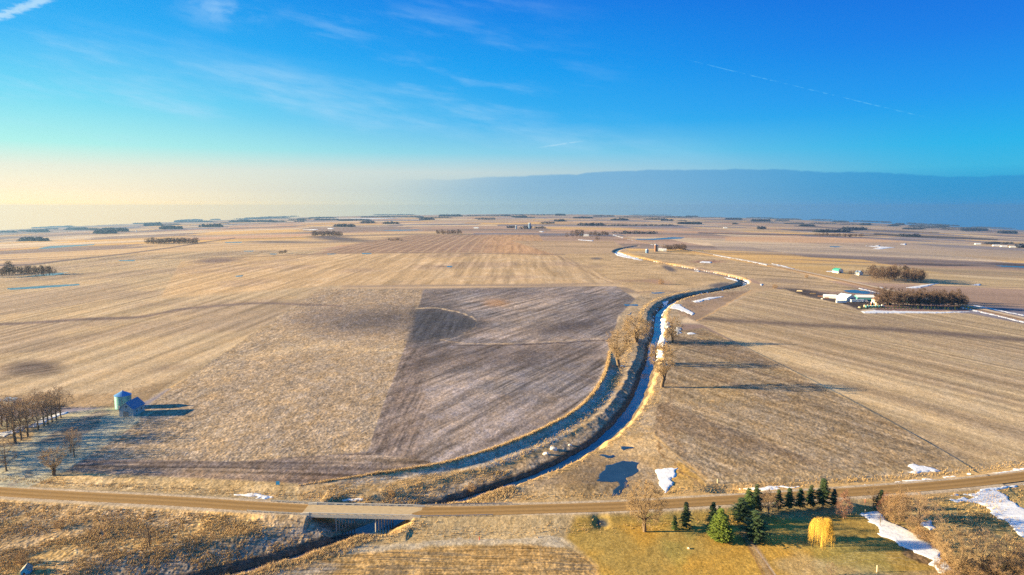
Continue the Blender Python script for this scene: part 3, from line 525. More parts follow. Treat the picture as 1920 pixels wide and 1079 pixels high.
for p_ in [[(1122, 885), (1160, 862), (1200, 866), (1202, 880), (1175, 900), (1172, 926), (1150, 930), (1155, 905), (1120, 903)], [(1128, 854), (1145, 851), (1153, 854), (1138, 857)], [(1165, 838), (1185, 836), (1192, 840), (1172, 843)],
           [(1170, 571), (1195, 571), (1195, 574), (1172, 574)], [(1178, 590), (1184, 585), (1182, 592)], [(1188, 448.2), (1225, 447.6), (1262, 445), (1285, 445.6), (1276, 448), (1225, 450.3), (1195, 449.8)], [(1580, 545), (1600, 543.5), (1650, 549), (1652, 552), (1620, 551.5), (1592, 549)],
           [(70, 466), (95, 461.5), (178, 458), (176, 460), (120, 464), (80, 467)], [(12, 541), (50, 538), (80, 536), (148, 532.5), (150, 535), (100, 539), (55, 542), (20, 544)], [(220, 488.5), (256, 487.4), (250, 490), (226, 490)], [(440, 517.5), (456, 516.5), (454, 519), (442, 519.5)], [(838, 499), (848, 498.8), (847, 501.5), (839, 501.5)],
           [(-60, 520), (40, 519), (95, 513), (130, 511), (100, 517), (40, 521)], [(420, 454.5), (455, 454), (452, 455.6), (424, 456)], [(455, 471), (475, 470.3), (474, 472), (457, 472)], [(612, 476), (630, 476), (628, 477.4), (614, 477.4)], [(676, 475), (698, 475), (696, 477), (680, 477)], [(1220, 549), (1245, 548), (1240, 551), (1222, 551)],
           [(1865, 498), (1925, 500), (1925, 502.5), (1880, 500.5)], [(1555, 462), (1580, 462.4), (1570, 464.2), (1556, 463.4)], [(505, 476), (520, 476), (518, 477.6), (507, 477.6)], [(700, 432), (780, 431), (800, 432), (740, 433.2)], [(1080, 440), (1092, 440), (1090, 441)]]:
    pd(poly(p_, 1.6 if p_[0][1] > 600 else 1.1))

sn((np.exp(-(np.abs(dC) - 4.6) ** 2 / 1.6) * ss(fbm(X / 9, Y / 9, 3, 130), .56, .64) * ss(Y, 430, 520) * (dC > 0)).astype(np.float32)); sn((np.exp(-(np.abs(dC) - 4.2) ** 2 / 1.2) * ss(fbm(X / 7, Y / 7, 3, 131), .60, .66) * ss(Y, 500, 600) * .9).astype(np.float32))
_g = sum(vnoise(X / q_ + i_, Y / (q_ * 1.3), 140 + i_) - .5 for i_, q_ in enumerate((.7, 1.5, 3.4)))
SNOW = np.where((SNOW > .02), np.clip(SNOW + _g * .42 * (1 - np.abs(2 * SNOW - 1) * .75), 0, 1), 0); POND = np.where(POND > .02, np.clip(POND + _g * .25, 0, 1), 0)
# clods, stubble and furrows as real relief
calm = 1 - np.maximum(SNOW, POND) * .92
vg = fbm(X / .5, Y / .8, 2, 55)
micro = MIC * calm * ((vf - .5) * .45 + (vg - .5) * .75)
micro = micro - (1 - ss(aR, 3.8, 4.4)) * .03 * (aR < 59)
big_u = (fbm(X / 16, Y / 16, 2, 91) - .5) * .35 * calm * (DIST < 900) * ss(aR, 8, 20) * (MIC > .1)
Z = Zs + micro + big_u
SNOW *= ss(aR, 5.2, 6.0); POND *= ss(aR, 6, 8)

def grid_faces(mask=None):
    i = np.arange(NV - 1)[:, None] * NU + np.arange(NU - 1)[None, :]; q = np.stack([i, i + 1, i + NU + 1, i + NU], -1).reshape(-1, 4)
    return q if mask is None else q[mask[q].any(1)]
gr = sum((vnoise(X / q_ + i_ * 7.1, Y / (q_ * 1.7) + i_ * 3.3, 100 + i_) - .5) * k_ for i_, (q_, k_) in enumerate(((.45, 1.2), (.8, 1.1), (1.5, .8), (3.1, .35), (6.5, .25))))
gh = sum(vnoise(X / q_ + i_ * 5.7, Y / (q_ * 1.7) + i_ * 9.1, 120 + i_) - .5 for i_, q_ in enumerate((.8, 1.7, 3.5, 7.5)))
rough = np.clip(.35 + MIC * 4.5, .25, 1.25)
_lum = COLR.mean(1, keepdims=True); COLR = np.clip((_lum + (COLR - _lum) * 1.16) * np.array([[.965, .965, .965]]), .01, 1)
COLR = COLR * np.exp(gr * .40 * rough)[:, None] * np.exp(gh[:, None] * rough[:, None] * np.array([[.06, 0., -.12]])); COLR = COLR * (COLR.mean(1, keepdims=True) / .24) ** .22
def set_col(me, C):
    a = me.color_attributes.new('Col', 'FLOAT_COLOR', 'POINT'); c = np.ones((len(C), 4), np.float32); c[:, :3] = np.clip(C, .01, .9); a.data.foreach_set('color', c.ravel())

# ------------------------------------------------------------------ materials
def mat(name, col=(.5, .5, .5), rough=.8, var=.15, scale=1.2, bump=.0, metal=0., spec=.3, attr=False, bscale=None, streak=None):
    m_ = bpy.data.materials.new(name); m_.use_nodes = True; w = NT(m_.node_tree)
    tc = w.n('ShaderNodeTexCoord'); v = tc.outputs['Object']
    bs = w.n('ShaderNodeBsdfPrincipled'); out = w.n('ShaderNodeOutputMaterial'); w.link(bs.outputs[0], out.inputs[0])
    if streak:
        mp = w.n('ShaderNodeMapping'); mp.inputs['Scale'].default_value = streak; w.link(v, mp.inputs[0]); v = mp.outputs[0]
    n_ = w.noise(v, scale, 5, .6); f = w.lin(n_, .25, .75, 1 - var, 1 + var)
    if attr: ca = w.n('ShaderNodeAttribute', attribute_name='Col'); base = ca.outputs['Color']
    else: rgb = w.n('ShaderNodeRGB'); rgb.outputs[0].default_value = (*col, 1); base = rgb.outputs[0]
    vm = w.n('ShaderNodeVectorMath', operation='SCALE'); w.link(base, vm.inputs[0]); w.link(f, vm.inputs[3])
    w.link(vm.outputs[0], bs.inputs['Base Color'])
    bs.inputs['Roughness'].default_value = rough; bs.inputs['Metallic'].default_value = metal; bs.inputs['Specular IOR Level'].default_value = spec
    if bump:
        b = w.n('ShaderNodeBump'); b.inputs['Strength'].default_value = 1; b.inputs['Distance'].default_value = bump
        w.link(w.noise(v, bscale or scale * 2, 4, .65), b.inputs['Height']); w.link(b.outputs[0], bs.inputs['Normal'])
    return m_
m_ground = mat('soil_and_stubble', rough=1, var=.42, scale=1.3, bump=.07, attr=True, spec=.0, bscale=2.2)
m_snow = mat('snow', (.66, .67, .69), .7, .20, .45, .10, spec=.3, bscale=.8)
m_ice = mat('pond_ice', (.015, .035, .055), .22, .4, .12, .012, spec=.5)
m_water = mat('creek_water', (.010, .028, .035), .09, .3, .25, .03, spec=.75, bscale=.9)
m_gravel = mat('gravel', (.27, .165, .066), .95, .16, 1.3, .02, spec=.05, attr=True)
m_deck = mat('concrete_deck', (.43, .325, .19), .9, .16, .8, .006, spec=.1)
m_conc = mat('concrete', (.42, .40, .36), .85, .14, 1.1, .01)
m_steel = mat('galvanised_steel', (.45, .47, .50), .45, .12, 3, metal=.6)
m_wood = mat('weathered_wood', (.25, .23, .20), .9, .25, 2.5, .01, streak=(1, 1, 6))
m_barnw = mat('peeling_white_boards', (.42, .44, .42), .85, .30, 1.6, .01, streak=(1, 1, 5))
m_roofb = mat('grey_shingles', (.12, .20, .33), .8, .25, 2.2, .02)
m_bin = mat('corrugated_galvanised', (.10, .30, .32), .42, .14, 1.5, metal=.15, spec=.5)
m_binr = mat('bin_roof_sheet', (.08, .22, .46), .4, .10, 1.5, metal=.15, spec=.5)
m_white = mat('white_siding', (.62, .62, .60), .6, .05, .8)
m_cream = mat('cream_siding', (.72, .58, .38), .7, .06, .8)
m_green = mat('green_roof', (.03, .24, .19), .5, .12, 1)
m_blue = mat('blue_paint', (.02, .34, .62), .5, .12, 2)
m_dark = mat('dark_opening', (.03, .03, .035), .8, .1, 2)
m_red = mat('red_paint', (.42, .07, .045), .6, .15, 2)
m_rust = mat('rusty_brown', (.20, .11, .075), .85, .25, 2)
m_alu = mat('trailer_panels', (.62, .68, .70), .35, .06, 2, spec=.5)
m_tyre = mat('tyre_rubber', (.03, .03, .03), .9, .1, 3)
m_stone = mat('pale_stone', (.62, .58, .52), .8, .2, 1.5, .05)
m_bark = mat('bark', (.20, .145, .095), .95, .28, 2.4, .02)
m_barkp = mat('pale_bark', (.17, .12, .075), .95, .25, 2.4, .02)
m_twig = mat('twigs', (.30, .20, .125), .95, .2, .5)
m_twigg = mat('golden_twigs', (.34, .235, .125), .95, .2, .5)
m_twigr = mat('reddish_twigs', (.29, .14, .095), .95, .2, .5)
m_twigd = mat('distant_twigs', (.125, .085, .065), .95, .2, .5)
m_willow = mat('yellow_willow_twigs', (.62, .38, .06), .85, .2, .6)
m_need = mat('spruce_needles', (.052, .085, .030), .85, .35, .9)
m_needb = mat('bright_fir_needles', (.155, .21, .028), .85, .30, .9)
m_needy = mat('olive_needles', (.075, .12, .03), .85, .30, .9)  # lighter olive needle colour of the pale and young conifers
m_grass = mat('dry_grass', (.43, .30, .145), .95, .3, .12)
m_grassg = mat('golden_reeds', (.52, .37, .19), .95, .25, .12)
m_scrub = mat('brown_brush', (.33, .21, .105), .95, .3, .25)
m_far = mat('haze_tinted_far_wood', (.045, .052, .075), 1, .3, .03)  # bluish haze tint is put into the wood colour, on top of the volume

def icy(m_):
    w = NT.__new__(NT); w.t = m_.node_tree; bs = next(n for n in w.t.nodes if n.type == 'BSDF_PRINCIPLED'); tc = w.n('ShaderNodeTexCoord'); sep = w.n('ShaderNodeSeparateXYZ'); w.link(tc.outputs['Object'], sep.inputs[0])
    f = w.m('MULTIPLY', w.sstep(w.noise(tc.outputs['Object'], .11, 5, .6), .44, .56), w.sstep(sep.outputs[1], 300, 430)); src = bs.inputs['Base Color'].links[0].from_socket
    w.link(w.mix(f, src, (.09, .22, .30, 1)), bs.inputs['Base Color']); w.link(w.lin(f, 0, 1, .09, .45), bs.inputs['Roughness'])
icy(m_water)

# ------------------------------------------------------------------ ground, snow, ice, water, roads
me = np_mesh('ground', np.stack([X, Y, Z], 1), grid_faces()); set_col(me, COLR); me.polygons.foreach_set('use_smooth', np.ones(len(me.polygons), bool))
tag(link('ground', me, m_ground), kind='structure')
def overlay(name, M, mt, rise, edge, base):
    m_ = M > .03; q = grid_faces(m_); used = np.unique(q); mp = np.full(len(X), -1, np.int64); mp[used] = np.arange(len(used))
    z = base[used] + (np.minimum(M[used], .9) - .5) * edge[used] + rise
    me = np_mesh(name, np.stack([X[used], Y[used], z], 1), mp[q]); me.polygons.foreach_set('use_smooth', np.ones(len(me.polygons), bool))
    return tag(link(name, me, mt), kind='structure')
lift = 1 + DIST / 600
overlay('snow', SNOW, m_snow, .0, .38 * lift, Zs + big_u + (med - .5) * .12)
overlay('pond_ice', POND, m_ice, .0, .16 * lift, Zs + big_u)

def ribbon(name, L, w0, w1, mt, dz, Hf, n=4, kind='structure', col=None):
    seg = np.hypot(*np.diff(L, axis=0).T); s = np.concatenate([[0], np.cumsum(seg)]); N = int(max(20, min(1500, s[-1] / 1.6)))
    t = np.linspace(0, s[-1], N); x = np.interp(t, s, L[:, 0]); y = np.interp(t, s, L[:, 1])
    tx = np.gradient(x); ty = np.gradient(y); l = np.hypot(tx, ty); nx, ny = ty / l, -tx / l
    ks = np.linspace(-1, 1, n + 1); ww = np.where(ks < 0, w0, w1)
    Xr = x[:, None] + nx[:, None] * ks[None] * ww; Yr = y[:, None] + ny[:, None] * ks[None] * ww
    Zr = Hf(Xr, Yr, x, y) + dz
    i = np.arange(N - 1)[:, None] * (n + 1) + np.arange(n)[None]; q = np.stack([i, i + 1, i + n + 2, i + n + 1], -1).reshape(-1, 4)[:, ::-1]
    me = np_mesh(name, np.stack([Xr, Yr, Zr], -1).reshape(-1, 3), q)
    if col is not None:
        v = np.repeat(ks[None], N, 0); f = 1 - .22 * np.exp(-((np.abs(v + .04) - .42) / .13) ** 2) + .16 * np.exp(-(v / .12) ** 2) + .10 * (fbm(Xr / 40, v * 6 + 9, 3, 77) - .5) * 2 + .35 * ss(np.abs(v), .78, 1.0) * (.4 + fbm(Xr / 5, Yr / 5, 2, 78))
        set_col(me, (np.array(col)[None, None] * f[..., None]).reshape(-1, 3))
    return tag(link(name, me, mt), kind=kind)
def hroad(Xr, Yr, x, y): return np.repeat((H0(x, y) + 1.1)[:, None], Xr.shape[1], 1)
ribbon('road', ROADL, 3.6, 3.6, m_gravel, .07, hroad, 16, 'structure', (.27, .165, .066))
ribbon('highway', HWY, 5.0, 5.0, m_deck if False else mat('highway_surface', (.40, .31, .215), .9, .1, .1), .55, hroad)
def hwater(Xr, Yr, x, y): nr = 1 - ss(y, 1000, 2400) * .6; return np.repeat((H0(x, y) - DEEP * nr + .35 + .3 * (1 - nr))[:, None], Xr.shape[1], 1)
ribbon('creek_water', CREEK, 5.0, 5.0, m_water, 0, hwater)

# ------------------------------------------------------------------ plants
def grow(seed, c=(.62, .37, .36), limbs=7, n2=42, n3=260, ntw=7, twl=.06, tr=.0009, trunk=.024, fork=.22, multi=1, shape='round', droop=0., wig=.02):
    """bare tree of height 1: limbs reach towards points spread through the crown's volume, finer branches fork off them, twigs at the ends.
    c = (crown centre height, half height, half width)"""
    R = np.random.default_rng(seed); zc, hz, hx = c
    def pts(n, inner):
        u = R.normal(0, 1, (n, 3)); u /= np.linalg.norm(u, axis=1, keepdims=True); rr = R.uniform(inner, 1, n) ** (1 / 3.) if inner < 1 else np.ones(n)
        a = np.arctan2(u[:, 1], u[:, 0]); rr = rr * (1 + .13 * np.sin(2 * a + seed) + .10 * np.sin(5 * a + 2 * seed) * (1 - np.abs(u[:, 2])) + .09 * np.sin(7 * u[:, 2] + a + seed))
        q = u * rr[:, None]; k = 1.
        if shape == 'vase': k = np.clip(.62 + .42 * (q[:, 2] + .3), .25, 1.1)
        elif shape == 'cone': k = np.clip(.95 - .45 * q[:, 2], .3, 1.2)
        return np.stack([q[:, 0] * hx * k, q[:, 1] * hx * k, zc + q[:, 2] * hz], 1)
    NP = [np.zeros(3)]; ND = [np.array([0, 0, 1.])]; S = [[], [], [], []]
    def path(p, d, t, r0, r1, n, sag=0.):
        L = np.linalg.norm(t - p); c1 = p + d * L * .45; P_ = [p]
        for k in range(1, n + 1):
            w = k / n; q = (1 - w) ** 2 * p + 2 * w * (1 - w) * c1 + w * w * t + R.normal(0, wig * L * .6, 3) * (k < n); P_.append(q)
        for k in range(n):
            ra = r0 + (r1 - r0) * k / n; rb = r0 + (r1 - r0) * (k + 1) / n
            for l_, v in zip(S, (P_[k], P_[k + 1], ra, rb)): l_.append(v)
        dd = np.diff(np.array(P_), axis=0); dd /= np.linalg.norm(dd, axis=1, keepdims=True) + 1e-9
        return P_[1:], list(dd)
    bases = []
    for m_ in range(multi):
        a = R.uniform(0, 2 * pi); b0 = np.array([cos(a), sin(a), 0]) * (.014 if multi > 1 else 0); tp = b0 + np.array([cos(a) * (.05 if multi > 1 else .01), sin(a) * (.05 if multi > 1 else .01), fork * R.uniform(.85, 1.2)])
        P_, D_ = path(b0, np.array([0, 0, 1.]), tp, trunk, trunk * .8, 4); bases.append((P_[-1], D_[-1], trunk * .8)); bases.append((P_[2], D_[2], trunk * .6))
    cand = []; T1 = pts(limbs, .5)
    top = np.array([R.normal(0, .02), R.normal(0, .02), zc + hz * .85]); T1 = np.concatenate([T1, [top]])
    for t in T1:
        bp, bd, br_ = bases[int(R.integers(0, len(bases)))] if t is not top else bases[0]
        P_, D_ = path(bp, bd * .6 + np.array([0, 0, .5]), t, br_ * .62, .0028, 8)
        for k, (q, d) in enumerate(zip(P_, D_)): cand.append((q, d, (br_ * .62) * (1 - (k + 1) / 9)))
    def attach(T, n, rmax, rmin):
        nonlocal cand
        A = np.array([q for q, _, _ in cand]); new = []
        for t in T:
            v = t - A; dist = np.linalg.norm(v, axis=1); cost = dist + np.maximum(0, A[:, 2] - t[2]) * (.9 - droop) + np.where(dist < .02, 9, 0) + R.uniform(0, .03, len(A)); k = int(np.argmin(cost)); q, d, rr = cand[k]
            dv = (t - q) / (np.linalg.norm(t - q) + 1e-9); r0 = max(min(rr * .7, rmax), rmin * 1.3); P_, D_ = path(q, d * .5 + dv * .4 + np.array([0, 0, .12]), t, r0, rmin, n)
            for m_, (a_, b_) in enumerate(zip(P_, D_)): new.append((a_, b_, r0 + (rmin - r0) * (m_ + 1) / n))
        cand += new; return new
    attach(pts(n2, .25), 4, .0105, .0022); new = attach(pts(n3, .12), 3, .0042, .0011)
    E = [x for x in new]; T = [[], [], [], []]
    for q, d, _ in E:
        for k in range(int(ntw) + (R.random() < ntw % 1)):
            o = q - np.array([0, 0, zc]); o /= np.linalg.norm(o) + 1e-6; dd = d * .7 + o * .5 + R.normal(0, .5, 3) + np.array([0, 0, .15 - droop]); dd /= np.linalg.norm(dd); L = twl * R.uniform(.5, 1.4); m1 = q + dd * L * .5
            d2 = dd + R.normal(0, .3, 3) + np.array([0, 0, .1 - droop * 2]); d2 /= np.linalg.norm(d2)
            for l_, v in zip(T, (q, m1, tr, tr * .8)): l_.append(v)
            for l_, v in zip(T, (m1, m1 + d2 * L * .6, tr * .8, tr * .35)): l_.append(v)
    S = [np.array(v, float) for v in S]; T = [np.array(v, float) for v in T]
    return S, T, np.percentile(np.abs(T[1][:, :2]), 98.5) * 2
PROTO = {}
def proto(key, bark=None, twig=None, **kw):
    S, T, wid = grow(**kw); big_ = S[2] > .006
    V1, Q1 = tubes(S[0][big_], S[1][big_], S[2][big_], S[3][big_], 7); V1b, Q1b = tubes(S[0][~big_], S[1][~big_], np.maximum(S[2][~big_], .0012), np.maximum(S[3][~big_], .001), 4)
    V2, Q2 = tubes(T[0], T[1], T[2], T[3], 3)
    ma = np_mesh(key + '_trunk', np.concatenate([V1, V1b]), np.concatenate([Q1, Q1b + len(V1)])); mb = np_mesh(key + '_crown', V2, Q2)
    mj = np_mesh(key + '_whole', np.concatenate([V1, V1b, V2]), np.concatenate([Q1, Q1b + len(V1), Q2 + len(V1) + len(V1b)]))
    ma.materials.append(bark or m_bark); mb.materials.append(twig or m_twig); mj.materials.append(twig or m_twig); PROTO[key] = (ma, mb, mj, wid)
proto('round', seed=1, c=(.60, .40, .40), ntw=4.2, n3=330)
proto('big', m_barkp, m_twigg, seed=77, c=(.60, .40, .44), limbs=9, n2=70, n3=480, ntw=6, trunk=.04, fork=.2, multi=2, tr=.0010)
proto('vase', m_barkp, m_twigg, seed=5, c=(.62, .38, .38), limbs=9, n2=60, n3=330, ntw=4.2, tr=.0011, trunk=.036, fork=.17, multi=2, shape='vase')
proto('willow', m_barkp, m_twigg, seed=8, c=(.58, .42, .48), limbs=8, n2=70, n3=460, ntw=5, tr=.0011, trunk=.048, fork=.16, multi=2, droop=.25, twl=.075)
proto('tall', seed=12, c=(.58, .42, .24), limbs=5, n2=34, n3=200, ntw=2.6, trunk=.02, fork=.2, tr=.0008)
proto('oval', seed=21, c=(.58, .42, .31), limbs=7, n2=40, n3=250, ntw=2.8, trunk=.022, fork=.15)
proto('bushy', m_bark, m_scrub, seed=31, c=(.52, .48, .38), limbs=9, n2=60, n3=420, ntw=4, trunk=.018, fork=.06, multi=3, twl=.06, tr=.0014)
proto('scrub', m_bark, m_scrub, seed=33, c=(.50, .50, .50), limbs=10, n2=50, n3=220, ntw=5, trunk=.014, fork=.05, multi=4, twl=.09, tr=.0030)
proto('reddish', m_bark, m_twigr, seed=36, c=(.54, .46, .27), limbs=8, n2=60, n3=320, ntw=3, trunk=.018, fork=.2, shape='cone', tr=.0013)
proto('sparse', m_barkp, m_barkp, seed=41, c=(.60, .40, .38), limbs=7, n2=26, n3=60, ntw=2.5, trunk=.022, fork=.15, tr=.0013)
for k_, sd_, c_ in (('far_a', 51, (.56, .42, .30)), ('far_b', 52, (.55, .42, .38)), ('far_c', 53, (.58, .42, .24))): proto(k_, m_twigd, m_twigd, seed=sd_, c=c_, limbs=5, n2=22, n3=90, ntw=6, trunk=.022, fork=.14, tr=.0030, twl=.08)

def pxm(px, py, Hf=None):
    x, y, z = P3(px, py); return x, y, z, (y * CP - (z - CAMH) * SP) / F       # metres per photo pixel
def tree(key, px, py, hpx, label, wpx=None, name='bare_tree', group=None, cat='tree', rz=None, lean=0., sink=.15):
    x, y, z, k = pxm(px, py); ma, mb, mj, wid = PROTO[key]; h = hpx * k * 1.02
    r = empty(name, (x, y, z - sink), random.uniform(0, 6.28) if rz is None else rz); sx = h if wpx is None else wpx * k / wid
    r.rotation_euler[1] = lean
    tag(r, label, cat, group)
    for nm, me_ in (('trunk', ma), ('crown', mb)):
        o = link(nm, me_, None, r); o.scale = (sx, sx, h)
    return r
def far_tree(px, py, hpx, label, group, keys=('far_a', 'far_b', 'far_c'), sq=1.):
    x, y, z, k = pxm(px, py); h = hpx * k; key = random.choice(keys)
    o = link('bare_tree', PROTO[key][2], None, None, (x, y, z - .2)); o.rotation_euler[2] = random.uniform(0, 6.28); s = h * random.uniform(.85, 1.15) * sq
    o.scale = (s, s, h); tag(o, label, 'tree', group); return o

def conifer_mesh(seed, R0=.28, tiers=26, nb=11, pw=.85, clear=.06, leaf=.075, dens=9, droop=.35, jag=.22):
    R = np.random.default_rng(seed); V = []
    for i in range(tiers):
        t = (i + R.random() * .6) / tiers; z = clear + (1 - clear) * t; rad = R0 * (1 - t) ** pw * min(1, .55 + t * 4) + .008
        for j in range(nb if t < .8 else 6):
            a = R.random() * 2 * pi; L = rad * R.uniform(1 - jag * 1.6, 1 + jag); n = max(3, int(dens * L / R0 + 3))
            for s_ in np.linspace(.12, 1, n):
                r_ = L * s_; zz = z + r_ * (.18 - droop * s_) + R.normal(0, .006)
                w = leaf * (1.15 - .6 * s_) * R.uniform(.7, 1.3)
                c = np.array([r_ * cos(a), r_ * sin(a), zz])
                for q in (-1, 1):
                    b = a + q * R.uniform(.5, 1.2); d = np.array([cos(b), sin(b), R.uniform(-.45, .15)]) * w; e = np.array([-sin(b), cos(b), R.uniform(-.3, .3)]) * w * .33
                    V += [c - e, c + e, c + d]
    V = np.array(V); V[:, 2] = np.maximum(V[:, 2], .015); V[:, 2] /= V[:, 2].max(); return V
CON = {}
for k_, mt_, kw_ in (('spruce', m_need, dict(seed=1, tiers=17, nb=8, jag=.36, leaf=.085, clear=.10)), ('spruceb', m_need, dict(seed=2, R0=.26, jag=.42, tiers=15, nb=8, leaf=.085, clear=.12)), ('fir', m_needb, dict(seed=3, R0=.42, tiers=30, nb=17, pw=.62, clear=.05, leaf=.085, droop=.1, jag=.16)),
                     ('wide', m_need, dict(seed=4, R0=.50, tiers=18, nb=13, pw=.6, clear=.06, leaf=.10, droop=.05, jag=.36)), ('pale', m_needy, dict(seed=5, R0=.33, tiers=18, nb=9, pw=.8, jag=.36)), ('small', m_needy, dict(seed=6, R0=.28, tiers=12, nb=8, leaf=.11, dens=5))):
    V_ = conifer_mesh(**kw_); mm = np_mesh(k_ + '_crown', V_, None, np.arange(len(V_)).reshape(-1, 3)); mm.materials.append(mt_)
    Vt, Qt = tubes([(0, 0, 0)], [(0, 0, .9)], [.018], [.004], 7); tm = np_mesh(k_ + '_trunk', Vt, Qt); tm.materials.append(m_bark); CON[k_] = (mm, tm)
def conifer(key, px, py, hpx, label, wx=1., name='spruce_tree', lean=0., group=None, raise_=0.):
    x, y, z, k = pxm(px, py); h = hpx * k * 1.02; r = empty(name, (x, y, z - .1), random.uniform(0, 6.28)); r.rotation_euler[1] = lean; tag(r, label, 'tree', group)
    o = link('trunk', CON[key][1], None, r); o.scale = (h, h, h); o = link('crown', CON[key][0], None, r); o.scale = (h * wx, h * wx, h * (1 - raise_)); o.location = (0, 0, h * raise_); return r

# -- trees standing by themselves, from left to right
LT = [('tall', 29, 832, 88, 70, 'thick-trunked bare tree nearest the road in the left tree row'), ('tall', 40, 826, 76, 46, 'slim bare tree just right of the thick-trunked one in the left row'), ('tall', 52, 819, 78, 50, 'bare tree third from the thick-trunked end of the left row'),
      ('tall', 72, 807, 72, 40, 'bare tree in the middle of the left row above the snow strip'), ('tall', 83, 800, 68, 36, 'narrow bare tree right of the middle of the left row'), ('tall', 90, 797, 62, 34, 'short narrow bare tree toward the far end of the left row'),
      ('tall', 98, 792, 60, 36, 'low bare tree third from the far end of the left row'), ('tall', 106, 788, 66, 36, 'tall bare tree second from the far end of the left row'), ('oval', 114, 784, 60, 44, 'bare tree closing the far end of the left row')]
for k_, a, b, h, w_, lb in LT: tree(k_, a, b, h, lb, w_, group='bare trees in a row beside the farmyard')
for i, (a, b, h, w_) in enumerate([(3, 800, 60, 44), (14, 808, 56, 40), (26, 802, 62, 40), (20, 790, 50, 40), (38, 797, 52, 38), (50, 793, 50, 36), (62, 789, 46, 34), (-12, 812, 66, 50), (-30, 806, 60, 46), (78, 776, 44, 30)]):
    tree('oval' if i % 2 else 'tall', a, b, h, 'bare tree in the thicket behind the left tree row', w_, group='bare trees behind the left row')
tree('tall', 67, 768, 42, 'bare tree standing tall beside the red hut', 26, group=None)
tree('tall', 12, 884, 66, 'bare tree alone on the frosty yard at the left picture edge', 46)
tree('vase', 101, 891, 52, 'low spreading bare tree nearest the gravel road on the yard', 50)
tree('tall', 132, 849, 50, 'left-leaning bare tree of the pair in the yard', 34, lean=-.12)
tree('tall', 139, 857, 54, 'right-hand bare tree of the pair in the yard', 36)
for i, (a, b, h) in enumerate([(-60, 868, 90), (-130, 880, 90), (-95, 858, 90), (-180, 872, 100), (-60, 835, 90), (-120, 826, 90), (-220, 850, 100), (-170, 812, 90), (-40, 893, 60), (-30, 850, 70)]):
    tree('oval' if i % 2 else 'round', a, b, h, 'bare tree of the farm grove beyond the left picture edge', h * .8, group='bare trees beyond the left edge')
tree('vase', 1160, 688, 72, 'bare spreading tree left of the creek, nearer of the two', 56)
tree('willow', 1193, 642, 52, 'round bare willow left of the creek, farther of the two', 62, name='willow_tree')
tree('vase', 1240, 726, 86, 'vase-shaped bare tree on the right bank of the creek', 62)
tree('willow', 1261, 643, 48, 'small bare tree by the snow right of the creek', 34)
bt = tree('big', 1209, 997, 96, 'big bare tree south of the gravel road left of the spruces', 78)
tree('round', 1440, 970, 54, 'pale bare tree in front of the spruce row', 40)
tree('reddish', 1582, 973, 56, 'brown bare larch-like tree at the right end of the spruce row', 30)
tree('sparse', 1637, 950, 46, 'thin bare tree behind the leaning dark spruce', 40)
tree('sparse', 1650, 988, 42, 'slender pinkish sapling in the edge of the snow', 14)
tree('sparse', 1688, 935, 46, 'dead pale tree rising above the brown thicket', 26)
tree('reddish', 1660, 972, 50, 'reddish twiggy bush left of the brown thicket', 30, name='bare_shrub', cat='shrub')
for i, (a, b, h, w_) in enumerate([(1668, 975, 52, 28), (1679, 984, 60, 32), (1692, 978, 56, 28), (1686, 968, 50, 26)]): tree('bushy', a, b, h, ['shorter brown bush at the left of the thicket beside the snow', 'tallest brown bush at the front of the thicket beside the snow', 'brown bush at the right of the thicket beside the snow', 'brown bush at the back of the thicket nearest the road'][i], w_, name='bare_shrub', cat='shrub', group='brown bushes of the thicket')
tree('round', 1723, 996, 74, 'big rounded bare tree above the snow gully', 80)
tree('bushy', 1712, 1000, 34, 'low brown bush at the foot of the rounded tree', 30, name='bare_shrub', cat='shrub')
OR = ['first', 'second', 'third', 'fourth', 'fifth', 'sixth']
for i, (a, b, h, w_) in enumerate([(1722, 1010, 22, 24), (1733, 1014, 26, 26), (1744, 1018, 24, 26), (1752, 1024, 26, 24), (1757, 1032, 26, 22)]): tree('scrub', a, b, h, 'tan scrub bush on the rim of the snow gully, %s from the road end' % OR[i], w_, name='bare_shrub', cat='shrub', group='scrub on the rim of the snow gully')
tree('vase', 1790, 1088, 104, 'large golden bare tree at the left of the lower right grove', 84)
tree('oval', 1841, 1090, 100, 'tall bare tree with pale trunk in the lower right grove', 72)
tree('oval', 1886, 1086, 86, 'brown bare tree third in the lower right grove', 64)
tree('round', 1918, 1092, 82, 'bare tree at the bottom right picture corner', 60)
for i, (a, b, h, w_) in enumerate([(1770, 1082, 40, 36), (1806, 1094, 50, 44), (1822, 1084, 40, 40), (1858, 1096, 48, 44), (1872, 1082, 44, 44), (1900, 1098, 50, 44), (1772, 1055, 40, 26), (1830, 1104, 40, 50), (1930, 1076, 50, 44), (1905, 1068, 40, 36), (1850, 1074, 36, 30), (1785, 1102, 34, 40), (1755, 1104, 26, 40), (1880, 1108, 40, 50), (1920, 1110, 50, 50)]):
    tree('bushy' if i % 3 else 'scrub', a, b, h, 'tan brush filling the ground under the lower right grove', w_, name='bare_shrub', cat='shrub', group='brush under the lower right grove')
tree('sparse', 1752, 1064, 21, 'tiny leafless fruit tree left on the snow', 12); tree('sparse', 1771, 1066, 20, 'tiny leafless fruit tree right on the snow', 14)
tree('oval', 1558, 1079, 26, 'small round bare tree at the lower edge of the lawn', 20)
tree('sparse', 280, 1024, 46, 'bare shrub with spreading branches in the rough grass', 62, name='bare_shrub', cat='shrub')
tree('scrub', 113, 990, 18, 'small leafless shrub in the rough grass by the road', 20, name='bare_shrub', cat='shrub'); tree('scrub', 42, 1058, 26, 'thin grey shrub behind the blue hut', 22, name='bare_shrub', cat='shrub')
